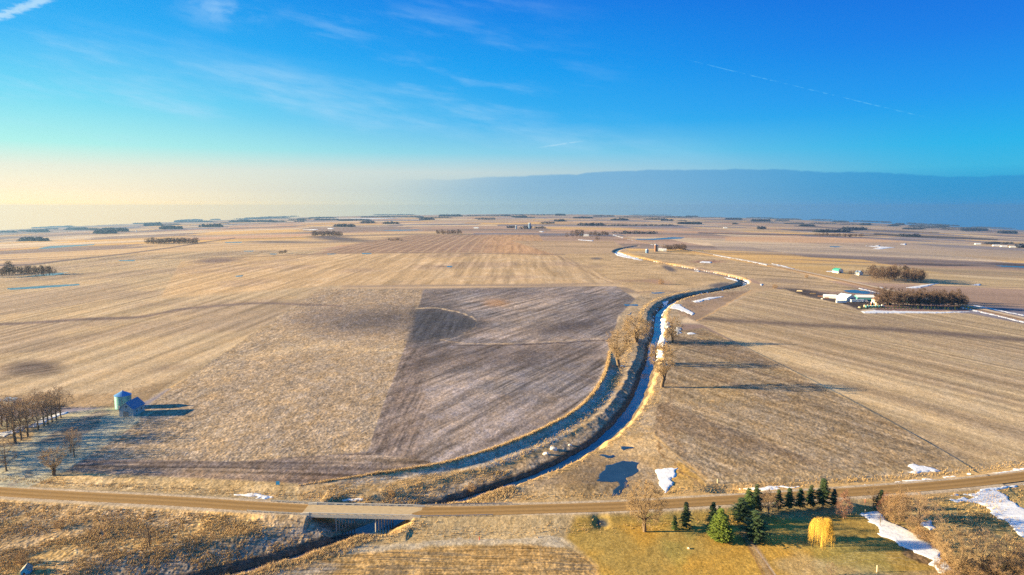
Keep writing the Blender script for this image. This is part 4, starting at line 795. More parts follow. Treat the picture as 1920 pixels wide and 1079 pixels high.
for a, b, h, lb in [(885, 925, 14, 'pale shrub on the creek bank left of the cut'), (735, 930, 12, 'tan shrub above the bridge on the left bank'), (1240, 533, 9, 'reddish shrub in the far field before the creek bend'), (1512, 521, 6, 'lone shrub in the meadow below the highway'), (1453, 541, 8, 'dark shrub at the end of the farm track')]:
    tree('scrub', a, b, h, lb, h * 1.3, name='bare_shrub', cat='shrub')

# -- conifers
conifer('small', 1265, 993, 27, 'smallest young spruce left of the driveway', 1.1); conifer('spruce', 1286, 990, 50, 'slim young spruce right of the smallest one')
conifer('spruceb', 1336, 992, 52, 'dark spruce behind the bright green fir', 1.1); conifer('pale', 1348, 990, 42, 'green spruce hidden behind the bright green fir')
conifer('fir', 1351, 1014, 62, 'bright yellow-green fir left of the driveway', 1.0, name='fir_tree')
conifer('wide', 1389, 979, 46, 'broad dark pine beyond the driveway at the left of the row', 1.0, name='pine_tree'); conifer('pale', 1403, 970, 55, 'olive green spruce behind the broad dark pine', 1.2)
conifer('wide', 1416, 1014, 58, 'large blue-green pine right of the driveway', .95, name='pine_tree'); conifer('spruceb', 1418, 963, 56, 'tall spruce with trunk showing left of the pale bare tree', 1.0, raise_=.1)
for a, b, h, wx, lb in [(1459, 959, 42, 1.0, 'dark spruce just right of the pale bare tree'), (1479, 958, 44, 1.1, 'dark spruce third from the larch end of the row, first full one'), (1500, 956, 41, 1.2, 'dense dark spruce in the middle of the row'), (1520, 954, 45, 1.1, 'dark spruce left of the tallest one'),
                    (1543, 954, 58, 1.15, 'tallest spruce of the row by the road'), (1563, 953, 37, 1.0, 'narrow spruce right of the tallest one')]:
    conifer('spruce' if a % 2 else 'spruceb', a, b, h, lb, wx, raise_=.12, group='spruces in a row along the gravel road')
conifer('spruce', 1646, 957, 40, 'dark leaning spruce standing apart left of the thicket', 1.1, lean=-.12, raise_=.15)
# -- yellow weeping willow
def willow():
    x, y, z, k = pxm(1540, 1025); h = 60 * k; r = empty('willow_tree', (x, y, z - .1)); tag(r, 'golden yellow weeping willow alone on the lawn', 'tree')
    S, T, wid = grow(61, c=(.66, .36, .36), limbs=6, n2=30, n3=40, ntw=1, trunk=.03, fork=.28); V, Q = tubes(S[0], S[1], np.maximum(S[2], .003), np.maximum(S[3], .002), 6); V = V * [.80 * h, .80 * h, .88 * h]
    link('trunk', np_mesh('willow_trunk', V, Q), mat('willow_bark', (.55, .34, .07), .9, .2, 2), r)
    R = np.random.default_rng(5); A = []; B = []; N = 1250; rad = 23.5 * k
    HD = []
    for i in range(34): a = R.random() * 2 * pi; q = sqrt(R.random()) * .82; HD.append((a, q, R.uniform(.88, 1.06), R.uniform(.75, 1.2)))
    for i in range(N):
        ha, hq, hk, hl = HD[i % 34]; cx_, cy_ = hq * cos(ha) + R.normal(0, .13), hq * sin(ha) + R.normal(0, .13); q = min(1., math.hypot(cx_, cy_)); a = math.atan2(cy_, cx_)
        rr = rad * q * .97; top = h * hk * (.60 + .38 * sqrt(max(0, 1 - q * q))) * (1 - abs(R.normal(0, .05)))
        p = np.array([rr * cos(a), rr * sin(a), top]); L = h * (.46 + .32 * q) * hl * R.uniform(.55, 1.1); out = R.uniform(-.02, .12)
        for s_ in range(4):
            q2 = p + np.array([cos(a) * out * L / 4 + R.normal(0, .13), sin(a) * out * L / 4 + R.normal(0, .13), -L / 4])
            if s_ == 0: q2[2] += L * .12
            if q2[2] < .45: break
            A.append(p); B.append(q2); p = q2; out *= .5
    n = len(A); V, Q = tubes(A, B, np.full(n, .012), np.full(n, .008), 3); link('crown', np_mesh('willow_crown', V, Q), m_willow, r)
willow()

# -- groves at farmsteads further off: every tree its own object
def grove(quad, n, h0, h1, label, group, keys=('far_a', 'far_b', 'far_c'), sq=1.):
    (x0, y0), (x1, y1), (x2, y2), (x3, y3) = quad
    for i in range(n):
        u = (i + random.random()) / n; v = random.random(); a = (x0 + (x1 - x0) * u) * (1 - v) + (x3 + (x2 - x3) * u) * v; b = (y0 + (y1 - y0) * u) * (1 - v) + (y3 + (y2 - y3) * u) * v
        far_tree(a, b, random.uniform(h0, h1), label, group, keys, sq)
grove([(1644, 571), (1808, 574), (1812, 578), (1640, 577)], 62, 22, 31, 'bare tree in the long windbreak right of the white farm sheds', 'windbreak trees by the white farm sheds', sq=.75)
grove([(1636, 562), (1800, 566), (1808, 571), (1640, 570)], 26, 20, 27, 'bare tree at the back of the long windbreak by the farm sheds', 'back windbreak trees by the farm sheds', sq=.75)
grove([(1622, 519), (1728, 523), (1732, 531), (1640, 528)], 34, 18, 29, 'bare tree in the grove right of the green-roofed barn', 'grove trees by the green-roofed barn')
grove([(1588, 514), (1618, 516), (1618, 518), (1590, 516)], 5, 6, 12, 'small tree between the green-roofed barn and its grove', 'small trees by the green-roofed barn'); far_tree(1563, 511, 9, 'bush left of the green-roofed barn', None)
grove([(0, 514), (104, 513), (100, 517), (0, 520)], 26, 13, 20, 'bare tree in the dense grove at the far left beside blue ice', 'far left grove trees'); far_tree(17, 516, 27, 'tallest bare tree of the far left grove', None)
grove([(-120, 516), (0, 514), (0, 519), (-120, 521)], 14, 14, 20, 'bare tree in the dense grove at the far left beside blue ice', 'far left grove trees')
grove([(275, 457), (370, 456), (370, 458.5), (274, 459)], 34, 9, 12.5, 'bare tree in the long left windbreak beside the dark ditch', 'long left windbreak trees', sq=1.3)
grove([(585, 442), (640, 442), (640, 444), (585, 445)], 20, 8, 11, 'bare tree in the left centre grove with blue shade', 'left centre grove trees', sq=1.4)
grove([(818, 439), (865, 439), (865, 440.5), (815, 441)], 17, 7, 10, 'bare tree in the small centre windbreak', 'centre windbreak trees', sq=1.2)
grove([(728, 451), (755, 451), (755, 453), (728, 453)], 7, 4, 6, 'low tree in the clump left of the striped field', 'clump trees by the striped field', sq=1.4)
grove([(523, 475), (538, 475), (537, 477), (524, 477)], 4, 6, 7, 'round tree in the pair by the field line', 'pair of round trees by the field line', sq=1.5)
for (a, b, h), q_ in zip([(1063, 446, 10), (1073, 446, 14), (1081, 447, 17), (1087, 446, 16), (1092, 446, 15)], ['shortest and leftmost bare tree', 'second bare tree from the left', 'tallest bare tree in the middle', 'bare tree right of the tallest', 'rightmost bare tree']): far_tree(a, b, h, q_ + ' beside the pale far creek shed', None, sq=1.1)
grove([(1103, 441), (1142, 442), (1142, 443.5), (1103, 443)], 15, 6, 9.5, 'bare tree in the grove right of the far creek farm', 'right grove at the far creek farm', sq=1.3); far_tree(1120, 452, 10, 'lone bare tree in front of the far creek farm', None)
grove([(1250, 469), (1284, 468), (1286, 470.5), (1245, 471)], 20, 7, 12, 'bare tree in the grove right of the twin silos', 'grove by the twin silos', sq=1.2)
grove([(1530, 443), (1577, 443), (1577, 444.5), (1530, 444.5)], 14, 5, 7.5, 'bare tree in the left half of the far right grove', 'far right grove left half', sq=1.4)
grove([(1579, 444), (1619, 444), (1619, 445.5), (1579, 445.5)], 14, 5, 8, 'bare tree in the right half of the far right grove', 'far right grove right half', sq=1.4)
for i in range(34):
    x, y, z, k = pxm(1614 + i * 6.3, 579.5 + .8 * sin(i) + i * .06); h = random.uniform(5, 8) * k
    o = link('spruce_tree', CON['small'][0], None, None, (x, y, z)); o.scale = (h * 1.1, h * 1.1, h); tag(o, 'young evergreen in the row above the long snow strip', 'tree', 'young evergreens above the snow strip')
# -- far belts: each reads as one dark mass
def belt(x0, x1, yb, hp, lb='distant dark tree belt on the plain'):
    xa, ya, za, k = pxm(x0, yb); xb, yb_, zb, _ = pxm(x1, yb); h = hp * k; R = np.random.default_rng(int(x0 * 7 + yb)); L = math.hypot(xb - xa, yb_ - ya); n = int(min(max(8, L / 9), 90)); V = []
    for i in range(n):
        t = (i + R.random()) / n; px_, py_ = xa + (xb - xa) * t, ya + (yb_ - ya) * t + R.normal(0, 14); hh = h * R.uniform(.65, 1.1) * (1 if .06 < t < .94 else .7); rx = max(6., L / n) * R.uniform(.7, 1.2); zt = za + (zb - za) * t
        m_ = 46; a = R.random((m_, 2)) * [2 * pi, 1]; u = R.uniform(-1, 1, m_); s_ = np.sqrt(1 - u * u) * (.7 + .3 * a[:, 1])
        c = np.stack([px_ + rx * s_ * np.cos(a[:, 0]), py_ + rx * s_ * np.sin(a[:, 0]), zt + hh * (.52 + .48 * u)], 1); sz = hh * .16
        V.append((c[:, None] + R.normal(0, 1, (m_, 3, 3)) * [sz * 1.3, sz, sz]).reshape(-1, 3))
    V = np.concatenate(V); me_ = np_mesh('tree_belt', V, None, np.arange(len(V)).reshape(-1, 3)); o = link('tree_belt', me_, m_far); tag(o, lb, 'tree belt', 'distant tree belts', 'stuff')
for b_ in [(960, 988, 408, 3), (1012, 1039, 420, 4), (1039, 1062, 416, 4.5), (1075, 1110, 409.5, 3), (1135, 1270, 424, 3), (1083, 1135, 423.5, 5), (1145, 1179, 413.5, 3.5), (1239, 1262, 414.5, 3), (1270, 1316, 420.5, 4), (1154, 1233, 439, 5.5), (1003, 1022, 429, 5), (975, 997, 429.5, 5), (950, 965, 428, 4),
           (1154, 1240, 408, 2), (1240, 1356, 408.5, 2), (1041, 1060, 404.5, 3), (1112, 1152, 406.5, 2.2), (1500, 1527, 424.5, 3.5), (1562, 1590, 417, 3), (1612, 1633, 422, 3), (1577, 1625, 431.5, 5), (1525, 1594, 436, 5.5), (1651, 1670, 416.5, 2.5), (1679, 1695, 421.5, 3), (1706, 1732, 424.5, 2.2), (1694, 1732, 430, 3),
           (1684, 1725, 444, 5), (1754, 1778, 426, 3.5), (1802, 1852, 432.5, 5), (1872, 1906, 437.5, 5), (1845, 1900, 458, 4), (1906, 1940, 465, 8), (1360, 1390, 412, 3), (1400, 1450, 409.5, 2), (1408, 1444, 415.5, 4), (1372, 1384, 421, 3), (1420, 1434, 430, 5), (1440, 1500, 411, 2), (1520, 1560, 413, 2), (1600, 1650, 412, 2),
           (52, 92, 435, 4), (39, 89, 452.5, 6.5), (193, 241, 434.5, 6), (178, 217, 438.5, 6), (271, 304, 424, 5), (300, 342, 430, 6), (376, 418, 426, 5), (430, 517, 417, 3.5), (625, 666, 426, 5), (635, 696, 414.5, 3), (676, 704, 419, 4), (717, 748, 420.5, 4.5), (786, 815, 413, 4), (822, 867, 406.5, 3.5), (715, 793, 407.5, 2), (580, 630, 410, 2.5), (870, 960, 406, 2), (890, 930, 411, 2.5), (540, 575, 414, 2),
           (120, 190, 431.5, 2.5), (0, 30, 436, 3), (330, 400, 417, 2.5), (250, 300, 420, 2), (1740, 1800, 419, 2.2), (1820, 1900, 426, 2.5), (1700, 1740, 417.5, 2), (700, 780, 403.8, 1.6), (480, 560, 405.5, 1.8), (1180, 1260, 404.2, 1.6), (960, 1040, 403.8, 1.5)]: belt(*b_)

RB = random.Random(4)
for i in range(46):
    x0_ = RB.uniform(0, 1900); w_ = RB.uniform(14, 70); belt(x0_, x0_ + w_, 403.6 + 24 * (abs(x0_ + w_ / 2 - 960) / 960) ** 2 + RB.uniform(0, 9), RB.uniform(1.4, 2.6))

# ------------------------------------------------------------------ rough grass tufts (uncountable)
def tufts(name, regs, mt, hmin, hmax, bl=8, spread=.32, wid=.05, seed=1, label='dry grass tufts'):
    R = np.random.default_rng(seed); PTS = []
    for kind_, pts, n in regs:
        if kind_ == 'poly':
            p = np.array(pts, float); lo, hi = p.min(0), p.max(0); W = P([lo[0], hi[0], lo[0], hi[0]], [lo[1], hi[1], hi[1], lo[1]]); k = n * 3
            x = R.uniform(min(W[0]), max(W[0]), k); y = R.uniform(min(W[1]), max(W[1]), k); qx, qy = proj(x, y, H0(x, y)); ins = np.zeros(k, bool)
            for a, b in zip(p, np.roll(p, -1, 0)):
                c = (a[1] > qy) != (b[1] > qy)
                with np.errstate(divide='ignore', invalid='ignore'): ins ^= c & (qx < (b[0] - a[0]) * (qy - a[1]) / (b[1] - a[1]) + a[0])
            den = fbm(x / 9, y / 9, 3, 7) > R.uniform(.30, .62, k); s_ = ins & den; PTS.append(np.stack([x[s_], y[s_]], 1)[:n])
        else:
            L, off, sp = pts; seg = np.hypot(*np.diff(L, axis=0).T); s = np.concatenate([[0], np.cumsum(seg)]); t = R.uniform(0, s[-1], n); x = np.interp(t, s, L[:, 0]); y = np.interp(t, s, L[:, 1])
            tx = np.interp(t + .5, s, L[:, 0]) - x; ty = np.interp(t + .5, s, L[:, 1]) - y; l = np.hypot(tx, ty) + 1e-6; o = off + R.normal(0, sp, n); PTS.append(np.stack([x + ty / l * o, y - tx / l * o], 1))
    A = np.concatenate(PTS); dr_, _ = dline(A[:, 0], A[:, 1], ROADL, 40); dc_, _ = dline(A[:, 0], A[:, 1], CREEK, 40); A = A[(np.abs(dr_) > 6.3) & (np.abs(dc_) > 5.0)]; z = H(A[:, 0], A[:, 1]) - .1; n = len(A)
    h = R.uniform(hmin, hmax, n) * (.6 + .9 * fbm(A[:, 0] / 6, A[:, 1] / 6, 2, 8)); a = R.uniform(0, 2 * pi, (n, bl)); r = R.random((n, bl)) * spread * h[:, None]
    bx = A[:, 0:1] + np.cos(a) * r * .5; by = A[:, 1:2] + np.sin(a) * r * .5; w = wid * R.uniform(.6, 1.5, (n, bl)); ca, sa = np.cos(a + 1.57), np.sin(a + 1.57); tz = z[:, None] + h[:, None] * R.uniform(.6, 1.1, (n, bl))
    zz = np.repeat(z[:, None], bl, 1); V = np.stack([np.stack([bx - ca * w, by - sa * w, zz], -1), np.stack([bx + ca * w, by + sa * w, zz], -1), np.stack([bx + np.cos(a) * r * 1.6 + .12 * h[:, None], by + np.sin(a) * r * 1.6, tz], -1)], 2).reshape(-1, 3)
    me_ = np_mesh(name, V, None, np.arange(len(V)).reshape(-1, 3)); o = link(name, me_, mt); tag(o, label, 'grass', None, 'stuff')
RV = ROADL; K1 = CREEK[(CREEK[:, 1] < 260)]; K2 = CREEK[(CREEK[:, 1] > 235) & (CREEK[:, 1] < 900)]
tufts('rough_grass', [('poly', [(-60, 950), (0, 945), (300, 962), (560, 978), (560, 1005), (440, 1045), (300, 1085), (-60, 1100)], 15000), ('poly', [(560, 925), (640, 905), (830, 880), (960, 870), (860, 935), (700, 945), (560, 938)], 3500),
                      ('poly', [(1700, 940), (1925, 915), (1925, 1079), (1800, 1000)], 3500), ('line', (RV, -13.5, 1.6), 3500), ('line', (RV, 13, 2.2), 2500)], m_grass, .35, .95, label='rough tan grass tufts covering verges and the lower left corner')
tufts('reeds', [('line', (K1, 9.5, 1.5), 3600), ('line', (K1, 12, 2.5), 2500), ('line', (EDGE, -.3, .5), 3600), ('line', (K2, 9, 1.6), 1300), ('line', (K2, -17, 1.5), 2500)], m_grassg, .5, 1.25, 9, .4, .05, 2, 'golden reeds and tall grass along the creek and field edge')

# ------------------------------------------------------------------ bridge and guard rails
yb0 = float(road_y((BRX0 + BRX1) / 2)); zR = float(H0(np.array([(BRX0 + BRX1) / 2]), np.array([yb0]))[0]) + 1.1
br = empty('road_bridge', ((BRX0 + BRX1) / 2, yb0, zR)); tag(br, 'low concrete bridge carrying the gravel road over the creek', 'bridge')
hb = (BRX1 - BRX0) / 2; sl = math.atan2(float(road_y(BRX1) - road_y(BRX0)), BRX1 - BRX0); br.rotation_euler[2] = sl; W2 = 3.85
dk = MB(); dk.prism([(-hb - 3, -.05), (-hb, -.6), (hb, -.6), (hb + 3, -.05), (hb + 3, .11), (-hb - 3, .11)], 'y', -W2, W2); v_ = [(x, y, z) for x, y, z in dk.v]
me_ = dk.build('deck', m_deck, br)
# skewed joints between gravel and concrete: parallelogram deck surface
MB().add([(-hb - 1 , -3.6, .115), (hb - 3, -3.6, .115), (hb + 5, 3.6, .115), (-hb + 3, 3.6, .115)], [(0, 1, 2, 3)]).build('road_surface', m_deck, br)
for s_ in (-1, 1):
    b_ = MB(); y0, y1 = sorted((s_ * W2, s_ * (W2 + .35))); b_.box(-hb, y0, -.75, hb, y1, .25); b_.box(-hb, y0 + .02, .62, hb, y1 - .02, .92)
    n_ = 11
    for i in range(n_ + 1): xx = -hb + .4 + i * (2 * hb - .8) / n_; b_.box(xx - .45, y0 + .03, .24, xx + .45, y1 - .03, .63)
    b_.build('parapet', m_conc, br)
    for e_ in (-1, 1): MB().prism([(e_ * hb, -1.2), (e_ * (hb + 3.2), -1.0), (e_ * (hb + 3.2), .6), (e_ * hb, .95)], 'y', y0 - .04, y1 + .04).build('wing_wall', m_conc, br)
for e_ in (-1, 1): MB().box(e_ * hb - .5, -W2 + .02, -3.4, e_ * hb + .5, W2 - .02, -.62).build('abutment', m_conc, br)
for fx in (-.25, .14):
    xk = lambda y_: 2 * hb * fx + (y_ + W2) * .62; MB().add([(xk(y_) + dx_, y_, z_) for z_ in (-1.15, -.61) for y_, dx_ in ((-W2 + .1, -.45), (-W2 + .1, .45), (W2 - .1, .45), (W2 - .1, -.45))], [(3, 2, 1, 0), (4, 5, 6, 7), (0, 1, 5, 4), (1, 2, 6, 5), (2, 3, 7, 6), (3, 0, 4, 7)]).build('pile_cap', m_conc, br)
    for j in range(7): yy = -W2 + .4 + j * (2 * W2 - .8) / 6; MB().tube((xk(yy), yy, -7.0), (xk(yy), yy, -1.14), .20, .20, 10).build('pile', m_conc, br)
def guardrail(x0, x1, off, lb):
    n = int((x1 - x0) / 2.0); xs = np.linspace(x0, x1, n + 1); ys = road_y(xs) + off; zs = H0(xs, ys - off) + 1.1 - .1; r = empty('guardrail', (xs[0], ys[0], zs[0])); tag(r, lb, 'guardrail', None)
    a = MB(); p = MB()
    for i in range(n):
        A = (xs[i] - xs[0], ys[i] - ys[0], zs[i] - zs[0]); B = (xs[i + 1] - xs[0], ys[i + 1] - ys[0], zs[i + 1] - zs[0])
        for z0, z1, o in ((.50, .62, 0), (.62, .70, .06), (.70, .82, 0)): a.add([(A[0], A[1] - .03 + o, A[2] + z0), (B[0], B[1] - .03 + o, B[2] + z0), (B[0], B[1] - .03, B[2] + z1), (A[0], A[1] - .03, A[2] + z1), (A[0], A[1] + .03, A[2] + z0), (B[0], B[1] + .03, B[2] + z0), (B[0], B[1] + .03, B[2] + z1), (A[0], A[1] + .03, A[2] + z1)], [(0, 1, 2, 3), (7, 6, 5, 4), (3, 2, 6, 7), (0, 4, 5, 1)])
    a.build('rail', m_steel, r)
    for i in range(n + 1): A = (xs[i] - xs[0], ys[i] - ys[0], zs[i] - zs[0]); MB().box(A[0] - .09, A[1] + .09, A[2] - .5, A[0] + .09, A[1] + .27, A[2] + .84).build('post', m_wood, r)
gx = lambda p: float(P(p, 958)[0])
guardrail(gx(782), gx(925), -4.5, 'steel guardrail on the near side right of the bridge'); guardrail(gx(470), gx(572), -4.5, 'steel guardrail on the near side left of the bridge'); guardrail(gx(800), gx(960), 4.4, 'steel guardrail on the far side right of the bridge'); guardrail(gx(500), gx(588), 4.4, 'steel guardrail on the far side left of the bridge')

# ------------------------------------------------------------------ grain bin, shed, huts, markers
x, y, z = P3(228, 770); y += 3; x = -211.; y = 361.; z = G(x, y)
gb = empty('grain_bin', (x, y, z - .05)); tag(gb, 'round blue-green metal grain bin with cone roof behind the old shed', 'grain bin')
b_ = MB(); prof = []
for i in range(49): prof.append((4.05 + (.035 if i % 2 else 0), 7.2 * i / 48))
b_.lathe(prof, 48); b_.build('wall', m_bin, gb)
MB().lathe([(4.28, 7.12), (4.28, 7.22), (.5, 9.3), (.5, 9.32)], 48, rip=.012).build('roof', m_binr, gb); MB().lathe([(.52, 9.25), (.52, 9.6), (.05, 9.8)], 16).build('vent_cap', m_steel, gb)
MB().box(-.5, -4.16, .3, .5, -4.0, 2.3).build('door', m_steel, gb); l_ = MB(); l_.tube((1.3, -3.98, .3), (1.3, -3.98, 7.2), .03, .03, 5).tube((1.75, -3.85, .3), (1.75, -3.85, 7.2), .03, .03, 5)
for i in range(16): l_.tube((1.3, -3.98, .6 + i * .42), (1.75, -3.85, .6 + i * .42), .02, .02, 4)
l_.build('ladder', m_steel, gb)
def gable(name, label, cat, x, y, w, l, hw, hr, mw, mr, rz=0., over=.35, door=None, wins=(), chim=False, dmat=None, sink=.1, z=None):
    """gable building: ridge along local y"""
    z = G(x, y) if z is None else z; r = empty(name, (x, y, z - sink), rz); tag(r, label, cat)
    MB().prism([(-w / 2, 0), (w / 2, 0), (w / 2, hw), (0, hw + hr), (-w / 2, hw)], 'y', -l / 2, l / 2).build('wall', mw, r)
    k = hr / (w / 2); t = .12; e = over
    rf = MB(); rf.prism([(-w / 2 - e, hw - e * k + .01), (0, hw + hr + .01), (w / 2 + e, hw - e * k + .01), (w / 2 + e, hw - e * k + t), (0, hw + hr + t + .02), (-w / 2 - e, hw - e * k + t)], 'y', -l / 2 - e, l / 2 + e); ro = rf.build('roof', mr, r)
    if chim: MB().box(.3, -l * .1, hw + hr * .5, 1.0, -l * .1 + .7, hw + hr + 1.0).build('chimney', m_red, ro)
    if door:
        for (dx, dw, dh) in door: d_ = MB(); d_.box(dx - dw / 2, -l / 2 - .06, .05, dx + dw / 2, -l / 2 + .05, dh); d_.build('door', dmat or m_dark, r)
    for (sx, wy, wz, ws) in wins:
        if sx == 0: b = MB().box(wy - ws / 2, -l / 2 - .05, wz, wy + ws / 2, -l / 2 + .05, wz + ws)
        else: b = MB().box(sx * w / 2 - .05, wy - ws / 2, wz, sx * w / 2 + .05, wy + ws / 2, wz + ws)
        b.build('window', m_dark, r)
    return r
gable('old_shed', 'weathered white gable shed with blue-grey roof in front of the grain bin', 'shed', -199.6, 349, 7.2, 11, 4.2, 3.4, m_barnw, m_roofb, 0, .4, [(-.2, 2.8, 2.9)], [(0, .1, 5.0, .8), (1, -2, 1.8, .9), (1, 2.5, 1.8, .9)], dmat=m_wood)
x, y, z = P3(72, 764); gable('red_hut', 'small rusty red hut with pale roof behind the left tree row', 'hut', x, y, 4.2, 7, 2.6, 1.0, m_rust, m_barnw, 1.57, .3, [(0, 1.2, 2)])
x, y, z = P3(24, 758); gable('pale_hut', 'pale shed at the left edge behind the bare trees', 'shed', x, y, 5, 7, 2.6, 1.3, m_white, m_roofb, 1.4, .3, [(0, 1.2, 2)])
x, y, z = P3(50, 1074); gable('blue_hut', 'tiny bright blue hut with dark steep roof in the rough grass', 'hut', x, y, 2.3, 2.6, 1.2, 1.1, m_blue, m_wood, .35, .2, [(-.3, .5, .8)], [(1, .4, .5, .5)])
x, y, z = P3(521, 911); r = empty('blue_marker_board', (x, y, z)); tag(r, 'small bright blue square board at the field edge', 'marker'); MB().box(-.7, -.04, .35, .7, .04, 1.75).build('panel', m_blue, r)
for s_ in (-.5, .5): MB().box(s_ - .05, .05, -.3, s_ + .05, .13, 1.7).build('post', m_wood, r)
x, y, z = P3(1622, 943); r = empty('red_marker_post', (x, y, z)); tag(r, 'thin red marker post by the road right of the spruces', 'post'); MB().tube((0, 0, -.2), (0, 0, 1.5), .07, .07, 8).build('post', m_red, r); MB().tube((0, 0, 1.5), (0, 0, 1.75), .09, .05, 8).build('cap', m_white, r)
for a, b, h, lb, mt_ in [(1345, 906, 1.6, 'short yellowish post by the hollow at the field entrance', m_cream), (1489, 903, 1.7, 'short pale post at the field edge behind the spruces', m_barkp), (1622, 964, 1.8, 'dark stake beside the tip of the snow', m_wood), (1644, 1073, 2.0, 'pale fence post at the bottom of the lawn', m_cream), (899, 1013, 1.0, 'tiny red stake at the stubble edge', m_red)]:
    x, y, z = P3(a, b); o = MB().tube((0, 0, -.2), (0, 0, h), .16, .14, 8).tube((0, 0, h), (0, 0, h + .08), .19, .12, 8).build('post', mt_, None, (x, y, z)); tag(o, lb, 'post')
def rock(px, py, s, lb, name='boulder', mt_=None):
    x, y, z = P3(px, py); R = random.Random(px); V = []; F_ = []
    import bmesh; bm = bmesh.new(); bmesh.ops.create_icosphere(bm, subdivisions=2, radius=1)
    for v in bm.verts: k = R.uniform(.8, 1.12); v.co.x *= s * 1.2 * k; v.co.y *= s * .8 * k; v.co.z *= s * .6 * k
    me_ = bpy.data.meshes.new(name); bm.to_mesh(me_); bm.free(); o = link(name, me_, mt_ or m_stone, None, (x, y, z + s * .25)); o.rotation_euler = (.2, .3, R.random() * 3); tag(o, lb, 'rock', 'rocks on the creek bank' if name == 'boulder' else None)
rock(1038, 844, 1.7, 'largest pale boulder on the shaded creek bank'); rock(1023, 853, 1.3, 'pale boulder left of the largest one on the bank'); rock(1069, 836, 1.1, 'pale boulder right of the largest one on the bank'); rock(1817, 890, .7, 'white stone beside the road at the field corner', 'white_stone', m_white); rock(1291, 1029, .5, 'small orange stone on the lawn left of the fir', 'small_stone', m_cream)

# ------------------------------------------------------------------ the right farm
def at(px, py): x, y, z = P3(px, py); return x, y
x, y = at(1592, 566); gable('machine_shed', 'white gable machine shed with pale blue roof in the middle of the farm', 'shed', x, y + 8, 15, 17, 4.6, 4.2, m_white, mat('pale_blue_roof', (.40, .56, .66), .45, .06, 1), .3, .4, [(2.5, 5, 4)], [(0, -3, 1.5, 1)])
x, y = at(1628, 565); gable('long_shed', 'long shed with white roof right of the gable machine shed', 'shed', x, y + 10, 12, 21, 4.4, 2.4, m_bin, m_white, 1.45, .4, [(0, 5, 3.6)], [(1, -7, .3, 3.6), (1, -2, .3, 3.6), (1, 3, .3, 3.6), (1, 7, .3, 3.6)])
x, y = at(1559, 560); gable('low_shed', 'low white shed with red end at the left of the farm', 'shed', x, y + 5, 6, 15, 3.0, 1.6, m_white, m_alu, 1.25, .3, [(0, 3, 2.4)], [(1, -3, 1, 1), (1, 3, 1, 1)], dmat=m_red)
x, y = at(1650, 572); gable('cream_house', 'cream building at the left end of the windbreak', 'house', x, y + 5, 9, 11, 6, 2.8, m_cream, m_rust, .2, .4, [(2.5, 1.2, 2.2)], [(0, -2.5, 3.6, 1.2), (0, 1, 3.6, 1.2), (0, -2.5, 1, 1.2), (1, 0, 3.4, 1.2)], chim=True)
x, y = at(1685, 566); gable('grey_shed', 'grey-blue shed hidden among the windbreak trees', 'shed', x, y + 6, 10, 20, 4, 2.4, m_bin, m_alu, 1.5, .4, [(0, 3, 3)])
x, y = at(1725, 569); gable('second_grey_shed', 'long blue-grey shed deeper in the windbreak', 'shed', x, y + 6, 10, 26, 4, 2.2, m_bin, m_alu, 1.55, .4, [(0, 3, 3)])
def small_bin(px, py, r0, h, lb, mt_=m_bin, rm=m_steel):
    x, y = at(px, py); r = empty('grain_bin', (x, y, G(x, y) - .1)); tag(r, lb, 'grain bin'); MB().lathe([(r0 + (.02 if i % 2 else 0), h * i / 16) for i in range(17)], 20).build('wall', mt_, r); MB().lathe([(r0 + .15, h - .05), (r0 + .15, h + .05), (.2, h + r0 * .55)], 20).build('roof', rm, r)
small_bin(1571, 561, 1.7, 4, 'short grain bin right of the low white shed'); small_bin(1575, 562, 1.5, 6, 'taller grain bin right of the low white shed')
def trailer(px, py, L, rz, lb, tractor=False):
    x, y = at(px, py); r = empty('semi_trailer', (x, y, G(x, y)), rz); tag(r, lb, 'trailer')
    bd = MB(); bd.box(-L / 2, -1.3, 1.1, L / 2, 1.3, 3.9)
    for i in range(int(L)): bd.box(-L / 2 + .5 + i, -1.33, 1.2, -L / 2 + .58 + i, 1.33, 3.8)
    bd.build('body', m_alu, r); MB().box(-L / 2 + .2, -.5, .85, L / 2 - .2, .5, 1.09).build('chassis', m_dark, r)
    for wx_ in (L / 2 - 1.2, L / 2 - 2.5):
        for s_ in (-1, 1): w_ = MB().tube((wx_, s_ * .85, .5), (wx_, s_ * 1.25, .5), .5, .5, 16).build('wheel', m_tyre, r)
    MB().box(-L / 2 + 2, -.9, 0, -L / 2 + 2.15, -.7, 1.1).box(-L / 2 + 2, .7, 0, -L / 2 + 2.15, .9, 1.1).build('landing_gear', m_dark, r)
    if tractor:
        t = empty('truck_tractor', (x + cos(rz) * (L / 2 + 3.2), y + sin(rz) * (L / 2 + 3.2), G(x, y)), rz); tag(t, 'white truck tractor at the right end of the long trailer', 'truck'); MB().prism([(-1.6, .9), (2.4, .9), (2.4, 2.0), (1.1, 2.2), (.7, 3.3), (-1.6, 3.4)], 'y', -1.15, 1.15).build('cab', m_white, t); MB().box(.72, -1.0, 2.25, 1.0, 1.0, 3.1).build('windscreen', m_dark, t)
        for wx_ in (-1.2, 1.7):
            for s_ in (-1, 1): MB().tube((wx_, s_ * .8, .5), (wx_, s_ * 1.2, .5), .5, .5, 16).build('wheel', m_tyre, t)
trailer(1607, 568, 16, .02, 'long silver semi-trailer parked before the machine shed', True); trailer(1577, 569.5, 12, .05, 'shorter silver semi-trailer left of the long one')
